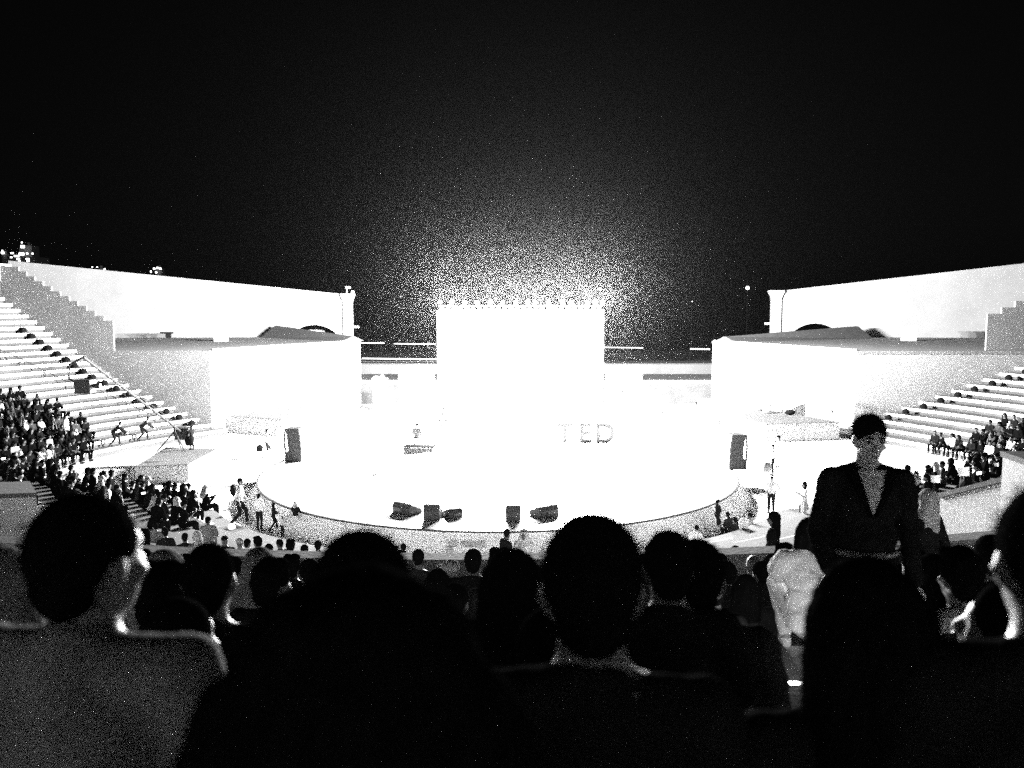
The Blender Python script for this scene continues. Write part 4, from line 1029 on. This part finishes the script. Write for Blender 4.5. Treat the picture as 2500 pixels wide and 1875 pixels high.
# small heads beyond the parapet
far_heads = [(451, 1300, 20, 'short', CL_BLACK, 'dark haired person in black beyond the parapet, under the pale steps'), (478, 1297, 20, 'scarf', CL_GREY, 'person in a grey headscarf beyond the parapet beside the dark haired one'),
    (508, 1260, 24, 'short', CL_GREY, 'lone dark haired person sitting on the pale low steps'), (548, 1307, 19, 'cap', CL_CHAR, 'person in a dark cap just above the big rim lit head'),
    (585, 1312, 19, 'cap', CL_PALE, 'person in a flat dark cap and pale shirt near the gangway lamps'), (628, 1308, 17, 'thick', CL_BLACK, 'person with thick dark hair in front of the stage skirt, above the grey headscarf'),
    (604, 1314, 20, 'short', CL_GREY, 'person half hidden in grey beside the thick haired one'), (682, 1316, 20, 'short', CL_CHAR, 'narrow dark head against the bright stage skirt corner'),
    (709, 1316, 15, 'thick', CL_BLACK, 'round bushy dark head against the bright stage skirt'), (742, 1328, 17, 'short', CL_BLACK, 'dark square head in the shade at the stage skirt corner'),
    (776, 1318, 18, 'bun', CL_BLACK, 'dark head with hair bun beside the big domed head'), (1021, 1341, 10.3, 'short', CL_CHAR, 'dark head behind the fuzzy hair of the nearest spectator'),
    (1053, 1352, 15, 'short', CL_BLACK, 'tiny dark head just over the parapet line'), (1099, 1363, 8.6, 'cap', CL_PALE, 'head in a pale rimmed cap below the parapet'),
    (1131, 1366, 12, 'short', CL_BLACK, 'small dark head tucked beside the tall oval head'), (983, 1344, 14, 'short', CL_BLACK, 'small dark head touching the big domed silhouette'),
    (1097, 1330, 24, 'scarf', CL_WHITE, 'tiny figure in white before the stage skirt'), (984, 1326, 24, 'bun', CL_PALE, 'tiny pale figure with a top knot before the stage skirt'),
    (353, 1290, 13, 'long', CL_BLACK, 'dark long haired head right behind the lit ear of the big man')]
for k, (px, py, d, hk, tm, lab) in enumerate(far_heads):
    sitter(['s0', 's2', 's3', 's5'][k % 4], lab, px, py, d, -14 * (px - 1250) / 400 + (25 if k % 3 == 1 else -12), hk, tm, CL_CHAR, 0.024, 1.0, hairmat=CL_PALE if (hk == 'scarf' or (hk == 'cap' and tm == CL_PALE)) else HAIRM)
sitter('s2', 'man in dark suit seated turning to the man in the headscarf, by the parapet', 1238, 1290, 21.5, -60, 'short', CL_BLACK, CL_BLACK, MID, 1.08, 'long')
sitter('s0', 'man in white robe and headscarf with black head ring, by the parapet', 1279, 1292, 21.5, 165, 'scarf', CL_WHITE, CL_WHITE, MID, 1.12, 'long', hairmat=CL_WHITE, agal=True, robe=True)

# ------------------------------------------------------------------ the rows of spectators between the camera and the parapet
A0 = Pose('sit', 0.12, 0.0, 0.0, 'lap', shrug=0.02); A1 = Pose('sit', 0.2, -0.32, 0.05, 'knees', shrug=0.025); A2 = Pose('sit', 0.22, 0.45, 0.1, 'lap', shrug=0.02); A3 = Pose('sit', 0.1, -0.2, 0.12, 'cross', shrug=0.022)
def near(key, P, label, px, py, d, rz, hair, top, vox=NEAR, scale=1.0, fuzz=0, **kw): return sitter(key, label, px, py, d, rz, hair, top, CL_BLACK, vox, scale, P=P, fuzz=fuzz, **kw)
near('a0', A0, 'tall oval dark head in front of the stage monitor gap', 1155, 1338, 7.2, 0, 'short', CL_BLACK, MID)
near('a1', A1, 'person with pale rim lit hair beside the tall oval dark head', 1222, 1336, 5.6, 10, 'thick', CL_CHAR, MID)
near('a1', A1, 'person with smooth shoulder length hair just below the man in the headscarf', 1258, 1341, 2.75, -12, 'long', CL_BLACK, NEAR, 0.98, 1500)
near('a0', A0, 'large cropped head with a lit cheek above the grey tee shirt man', 508, 1318, 2.45, 3, 'crop', CL_BLACK, NEAR, 1.0, 900)
near('a1', A1, 'person with dark short hair and a bright ear in front of the grey headscarf', 664, 1361, 3.9, -15, 'thick', CL_BLACK, NEAR, 0.95, 900)
near('a3', A3, 'dark head tucked behind the large cropped head', 392, 1368, 2.9, 5, 'thick', CL_BLACK, MID)
near('a2', A2, 'person wrapped in a grey headscarf in front of the parapet', 632, 1336, 4.9, -10, 'scarf', CL_GREY, NEAR, 1.15, 0, hairmat=CL_GREY)
near('a0', A0, 'person in a dull grey headscarf behind the head with the lit ear', 405, 1342, 4.7, 0, 'scarf', CL_GREY, MID, 1.25, 0, hairmat=CL_GREY)
near('a0', A0, 'short haired man in black polo beside the tallest short haired head', 1632, 1292, 2.6, 2, 'short', CL_BLACK, NEAR, 1.0, 900)
near('a3', A3, 'broad shouldered man in dark grey shirt behind the black polo man', 1702, 1310, 2.75, 0, 'short', CL_CHAR, NEAR, 1.18, 900)
near('a2', A2, 'dark head with a bright rim, lower of two by the parapet', 1772, 1367, 7.5, 10, 'short', CL_BLACK, MID)
near('a0', A0, 'dark head peeping over the rim lit one by the parapet', 1760, 1349, 10, 0, 'short', CL_BLACK, MID)
near('a0', A0, 'bald round head with a bright white rim by the parapet', 1840, 1352, 8.4, 14, None, CL_CHAR, MID)
near('a2', A2, 'small dark head between the bald head and the shawled woman', 1858, 1368, 7.6, 0, 'short', CL_BLACK, MID)
near('a0', A0, 'slim woman wrapped in a black shawl with lit edge beside the white blouse', 1884, 1352, 8.6, 12, 'scarf', CL_BLACK, MID, 1.15, 0, hairmat=CL_BLACK)
near('a0', A0, 'big dark head above the shoulder of the white blouse woman', 1916, 1324, 7.6, 0, 'thick', CL_BLACK, MID, 1.05)
near('st_walk', STAND['walk'], 'person in dark jacket with a white hood edge behind the standing man', 2262, 1193, 8.4, 35, 'scarf', CL_BLACK, MID, 0.98, 0, hairmat=CL_PALE, sleeve='long')
near('a1', A1, 'dark haired person in pale tee shirt turned aside beneath the stair wall', 2345, 1334, 3.7, 25, 'thick', CL_PALE, NEAR, 1.0, 900)
near('a3', A3, 'dark head with a glint of light behind the pale tee shirt person', 2420, 1300, 4.3, 20, 'short', CL_BLACK, MID, 1.05)
near('a0', A0, 'dark person with lit shoulder edge just behind the standing man', 2236, 1338, 5.2, 15, 'short', CL_BLACK, MID)
near('a2', A2, 'dark long haired person beside the standing man with a lit arm', 2272, 1352, 4.6, 10, 'long', CL_BLACK, MID)
near('a0', A0, 'person in pale headscarf cut off by the frame edge behind the grey tee man', 2, 1335, 2.0, -12, 'scarf', CL_CHAR, NEAR, 1.0, 0, hairmat=CL_GREY)
near('a3', A3, 'dark spectator low between the tall short haired man and the shoulder length hair', 1345, 1478, 1.95, -5, 'short', CL_BLACK, NEAR)
near('a3', A3, 'dark spectator low between the grey tee shirt man and the cropped head', 436, 1452, 2.0, -5, 'short', CL_BLACK, NEAR)

more_heads = [(352, 1338, 9.0, 'short', CL_BLACK, 'dark head under the parapet beside the lit ear of the big man'), (448, 1352, 7.2, 'long', CL_CHAR, 'long haired head half behind the large cropped head'),
    (572, 1356, 7.6, 'short', CL_BLACK, 'dark head in the gap between the cropped head and the grey headscarf'), (712, 1352, 8.0, 'thick', CL_BLACK, 'dark bushy head beside the bright ear'),
    (752, 1362, 6.6, 'short', CL_CHAR, 'dark head close against the big domed silhouette'), (1066, 1388, 6.2, 'long', CL_BLACK, 'dark long haired head at the fuzzy edge of the closest hair'),
    (1112, 1420, 4.6, 'short', CL_BLACK, 'dark head low before the tall oval head'), (1300, 1372, 6.0, 'short', CL_BLACK, 'dark head wedged behind the tall short haired man'),
    (1585, 1352, 6.4, 'thick', CL_BLACK, 'dark head wedged between the tall short haired man and the black polo man'), (1742, 1398, 5.6, 'short', CL_BLACK, 'dark head in front of the two rim lit ones'),
    (1822, 1402, 6.2, 'long', CL_BLACK, 'long haired dark head below the bald head'), (1796, 1330, 12.6, 'short', CL_CHAR, 'small dark head on the parapet line above the bald head'),
    (1655, 1338, 13.0, 'bun', CL_BLACK, 'tiny head with bun just over the parapet, past the black polo man'), (2196, 1372, 5.4, 'short', CL_BLACK, 'dark head low beside the hip of the standing man'),
    (2300, 1368, 5.0, 'thick', CL_BLACK, 'dark head beside the pale tee shirt person, nearer the standing man'), (2462, 1352, 4.4, 'long', CL_BLACK, 'dark long haired head before the tall rim lit head at the edge'),
    (402, 1288, 22, 'thick', CL_BLACK, 'dark bushy head on the low steps above the parapet'), (655, 1326, 16.5, 'short', CL_BLACK, 'dark head in the gap beside the narrow one at the skirt corner'),
    (530, 1330, 15.5, 'short', CL_CHAR, 'dark head just under the person in the cap, at the parapet'), (830, 1345, 14, 'short', CL_BLACK, 'dark head touching the flank of the domed silhouette'),
    (1540, 1345, 14.5, 'short', CL_CHAR, 'small dark head between the two biggest short haired heads'), (378, 1276, 25, 'short', CL_GREY, 'small grey clad figure seated high on the low steps')]
for k, (px, py, d, hk, tm, lab) in enumerate(more_heads):
    sitter(['s0', 's2', 's3', 's1'][k % 4] if d > 12 else ['a0', 'a2', 'a1', 'a3'][k % 4], lab, px, py, d, -12 * (px - 1250) / 400 + (18 if k % 3 == 1 else -8), hk, tm, CL_BLACK, 0.024 if d > 12 else MID, 1.0, P=None if d > 12 else [A0, A2, A1, A3][k % 4])
# the big close silhouettes
BIGF = 1100
near('a1', A1, 'big close man in grey tee shirt seen from behind, ear and cheek lit', 212, 1196, 1.40, -6, 'short', CL_GREY, NEAR, 0.98, BIGF, loose=0.022)
near('a0', A0, 'large domed dark head behind the closest hair', 884, 1288, 1.46, -4, 'short', CL_BLACK, NEAR, 1.1, 1200)
near('a0', A0, 'closest spectator, huge mass of curly black hair filling the lower middle', 880, 1368, 0.94, 2, 'afro', CL_BLACK, NEAR, 1.0, 1500)
near('a0', A0, 'tall short haired man in dark shirt with lit collar, a big silhouette before the stage', 1447, 1246, 1.36, -3, 'short', CL_BLACK, NEAR, 1.06, BIGF)
near('a0', A0, 'woman with long straight black hair, big silhouette below the standing man', 2112, 1362, 1.36, 4, 'long', CL_BLACK, NEAR, 1.0, BIGF)
near('a0', A0, 'tall close dark head cut off by the frame edge, with a thin lit rim', 2583, 1168, 1.25, -10, 'short', CL_BLACK, NEAR, 1.02, BIGF)
AR = Pose('sit', 0.35, 0.3, 0.2, ('fore', 'chin'))
near('ar', AR, 'dark clothed person with bare lit forearms resting on the knees, low at the edge', 2460, 1420, 2.0, 35, 'long', CL_BLACK, NEAR, 1.0, 900)

# the standing man facing the camera
FACE = mat('face_skin', 0.5, 0.5, 0.08, 14, 0.08, 120)
SMP = Pose('climb', 0.05, 0.12, -0.16, ('down', 'out'))
p = atY(2118, 1008, 4.3); zt = SMP.H(0, 0, 0.13).z
dm = pose_meshes('sm', SMP, 0.0095, 'long', loose=0.018)
sm = person(dm, 'tall man in black open necked shirt climbing towards the camera, face in shadow', (p.x, p.y, p.z - zt), R(180 - 8), 'short', CL_BLACK, CL_BLACK, FACE, HAIRM, 0.0125, 1.0, None, 1800)
# open collar: a skin coloured V and two lapels
def on_chest(u, z, off=0.0): return SMP.chest + SMP.T @ V((u, max(0.134 * math.sqrt(max(0.0, 1 - (z / 0.215) ** 2)), 0.075) + off - 1.6 * u * u, z))
bm = NB()
N_ = 9; L_, R_ = [], []
for k in range(N_):
    tt = k / (N_ - 1); z = 0.19 - 0.22 * tt; wv = 0.072 * (1 - tt) ** 0.95 + 0.002
    L_.append([bm.verts.new(on_chest(-wv + 2 * wv * j / 6, z, 0.004)) for j in range(7)])
for k in range(N_ - 1):
    for j in range(6): bm.faces.new((L_[k][j], L_[k][j + 1], L_[k + 1][j + 1], L_[k + 1][j]))
obj('open_neck', bm, FACE, sm, True)
for e in (-1, 1):
    bm = NB(); rows = []
    for k in range(N_):
        tt = k / (N_ - 1); z = 0.20 - 0.24 * tt; wv = 0.072 * (1 - tt) ** 0.95 + 0.002
        rows.append([bm.verts.new(on_chest(e * (wv + dx), z, 0.010 + dz)) for dx, dz in ((0.0, 0.0), (0.012, 0.008), (0.05 * (1 - tt) + 0.02, 0.0))])
    for k in range(N_ - 1):
        for j in range(2): bm.faces.new((rows[k][j], rows[k][j + 1], rows[k + 1][j + 1], rows[k + 1][j]))
    bmesh.ops.solidify(bm, geom=list(bm.faces), thickness=0.004)
    obj('lapel', bm, CL_BLACK, sm, True)
bm = NB(); pts = [SMP.pelvis + V((0.172 * math.cos(2 * math.pi * k / 24), 0.13 * math.sin(2 * math.pi * k / 24), 0.07)) for k in range(25)]; tube(bm, pts, 0.018, 6); obj('belt', bm, mat('worn_belt', 0.2, 0.4, 0.2, 20), sm, True)
# brows, eyes and mouth
for e in (-1, 1):
    bm = NB(); tube(bm, [SMP.H(e * 0.014, 0.098, 0.026), SMP.H(e * 0.032, 0.095, 0.032), SMP.H(e * 0.052, 0.078, 0.024)], 0.0055, 6); obj('eyebrow', bm, HAIRM, sm, True)
    bm = NB(); sphere(bm, SMP.H(e * 0.031, 0.082, 0.006), (0.014, 0.008, 0.007), 2); obj('eye', bm, mat('dark_eye', 0.02, 0.3), sm, True)
bm = NB(); tube(bm, [SMP.H(-0.022, 0.088, -0.072), SMP.H(0, 0.095, -0.071), SMP.H(0.022, 0.088, -0.072)], 0.0035, 6); obj('mouth', bm, mat('dark_lips', 0.12, 0.5), sm, True)
# wrist watch with a lit face
wq = SMP.wri[1]; dq = (SMP.wri[1] - SMP.elb[1]).normalized()
bm = NB(); lathe(bm, [(0.033, -0.012), (0.034, 0.0), (0.033, 0.012)], 16, Matrix.Translation(wq - dq * 0.01) @ dq.to_track_quat('Z', 'Y').to_matrix().to_4x4()); o = obj('wrist_watch', bm, METAL, sm, True)
# phone glowing in the hand
SMW = sm.matrix_basis
hp = Matrix.Translation(V((p.x, p.y, p.z - zt))) @ Matrix.Rotation(R(172), 4, 'Z') @ (wq + dq * 0.10)
ph_ = thing('phone', 'small bright phone in the lowered hand of the standing man', 'phone', hp, R(20))
bm = NB(); box(bm, -0.036, 0.036, -0.004, 0.004, -0.07, 0.07, bev=0.003); obj('case', bm, BLACKB, ph_)
bm = NB(); box(bm, -0.016, 0.016, -0.0065, -0.0045, -0.012, 0.03); obj('display', bm, mat('phone_display', 0.5, 0.3, emit=1.2), ph_)

# white blouse woman squatting on the steps, and a woman with long hair at the cross aisle
SQ = Pose('squat', 0.30, 0.0, 0.2, 'fore')
pz = atY(1972, 1580, 6.0)
t = person(pose_meshes('sq', SQ, 0.012, 'short', loose=0.05, hem=0.04, wrinkle=0.024), 'woman in a bright creased white blouse and white shoes crouching on the steps', (pz.x, pz.y, pz.z), R(-6), 'long', CL_WHITE, CL_WHITE, SKIN, HAIRM, 0.012, 0.95, None, 600, shoes=CL_WHITE)
pz = bowl_pt(29.2, -0.0, 0); px_ = atY(1890, 1246, 14.2)
t = person(pose_meshes('st_plain', STAND['plain'], 0.02, 'long'), 'dark silhouette of a woman with long hair standing beyond the parapet', (px_.x, px_.y, px_.z - 1.76), R(60), 'long', CL_BLACK, CL_BLACK, SKIND, HAIRM, 0.02, 1.0)
# phones glowing in the crowds
for px, py, d, lab in ((2391, 1394, 9.0, 'thin bright phone held low beside the pale tee shirt person'), (2390, 1155, 17, 'small bright phone among the crowd behind the standing man'), (2216, 1183, 17, 'tiny bright phone at the edge of the crowd beside the standing man'),
                       (350, 1204, 27, 'tiny bright phone in the crowd below the crane, near the gangway'), (8, 1120, 26, 'bright phone at the frame edge in the crowd below the crane')):
    c = atY(px, py, d); t = thing('phone', lab, 'phone', c, R(10))
    wv = 0.035 if d < 10 else 0.07
    bm = NB(); box(bm, -wv, wv, 0.0, 0.012, -wv * 0.55, wv * 0.55, Matrix.Rotation(R(-8), 4, 'Y')); obj('case', bm, BLACKB, t)
    bm = NB(); box(bm, -wv * .8, wv * .8, -0.004, -0.001, -wv * 0.38, wv * 0.38, Matrix.Rotation(R(-8), 4, 'Y')); obj('display', bm, mat('phone_display', 0.5, 0.3, emit=1.2), t)
# bright papers held up in the crowd
for px, py, d, wd, lab in ((2286, 1170, 19, 22, 'bright sheet of paper held up in the crowd, nearer the standing man'), (2355, 1152, 19, 26, 'bright sheet of paper held up in the crowd, nearer the stairwell wall'), (2435, 1135, 19, 10, 'narrow bright leaflet held up near the stairwell wall')):
    c = atY(px, py, d); w2 = wd * d / F_PX / 2; t = thing('leaflet', lab, 'paper', c, R(-15))
    bm = NB(); vv = []
    for k in range(7):
        u = -1 + k / 3.0; vv.append((bm.verts.new((u * w2, 0.05 * u * u, -w2 * 0.8)), bm.verts.new((u * w2, 0.05 * u * u + 0.04, w2 * (0.8 + 0.1 * u)))))
    for k in range(6): bm.faces.new((vv[k][0], vv[k + 1][0], vv[k + 1][1], vv[k][1]))
    bmesh.ops.solidify(bm, geom=list(bm.faces), thickness=0.003)
    obj('sheet', bm, WHITEP, t, True)

# ------------------------------------------------------------------ night haze
bm = NB(); box(bm, -2000, 2000, -70, 3000, -2.0, 28)
hz = obj('haze', bm, None); hz['kind'] = 'stuff'
hm = bpy.data.materials.new('night_haze'); hm.use_nodes = True; t_ = hm.node_tree
for n_ in list(t_.nodes): t_.nodes.remove(n_)
ou = t_.nodes.new('ShaderNodeOutputMaterial'); pv = t_.nodes.new('ShaderNodeVolumePrincipled')
pv.inputs['Color'].default_value = (0.9, 0.9, 0.9, 1); pv.inputs['Density'].default_value = HAZE; pv.inputs['Anisotropy'].default_value = 0.955
t_.links.new(pv.outputs[0], ou.inputs['Volume'])
hm.cycles.volume_sampling = 'EQUIANGULAR'; hm.cycles.homogeneous_volume = True
hz.data.materials.clear(); hz.data.materials.append(hm)
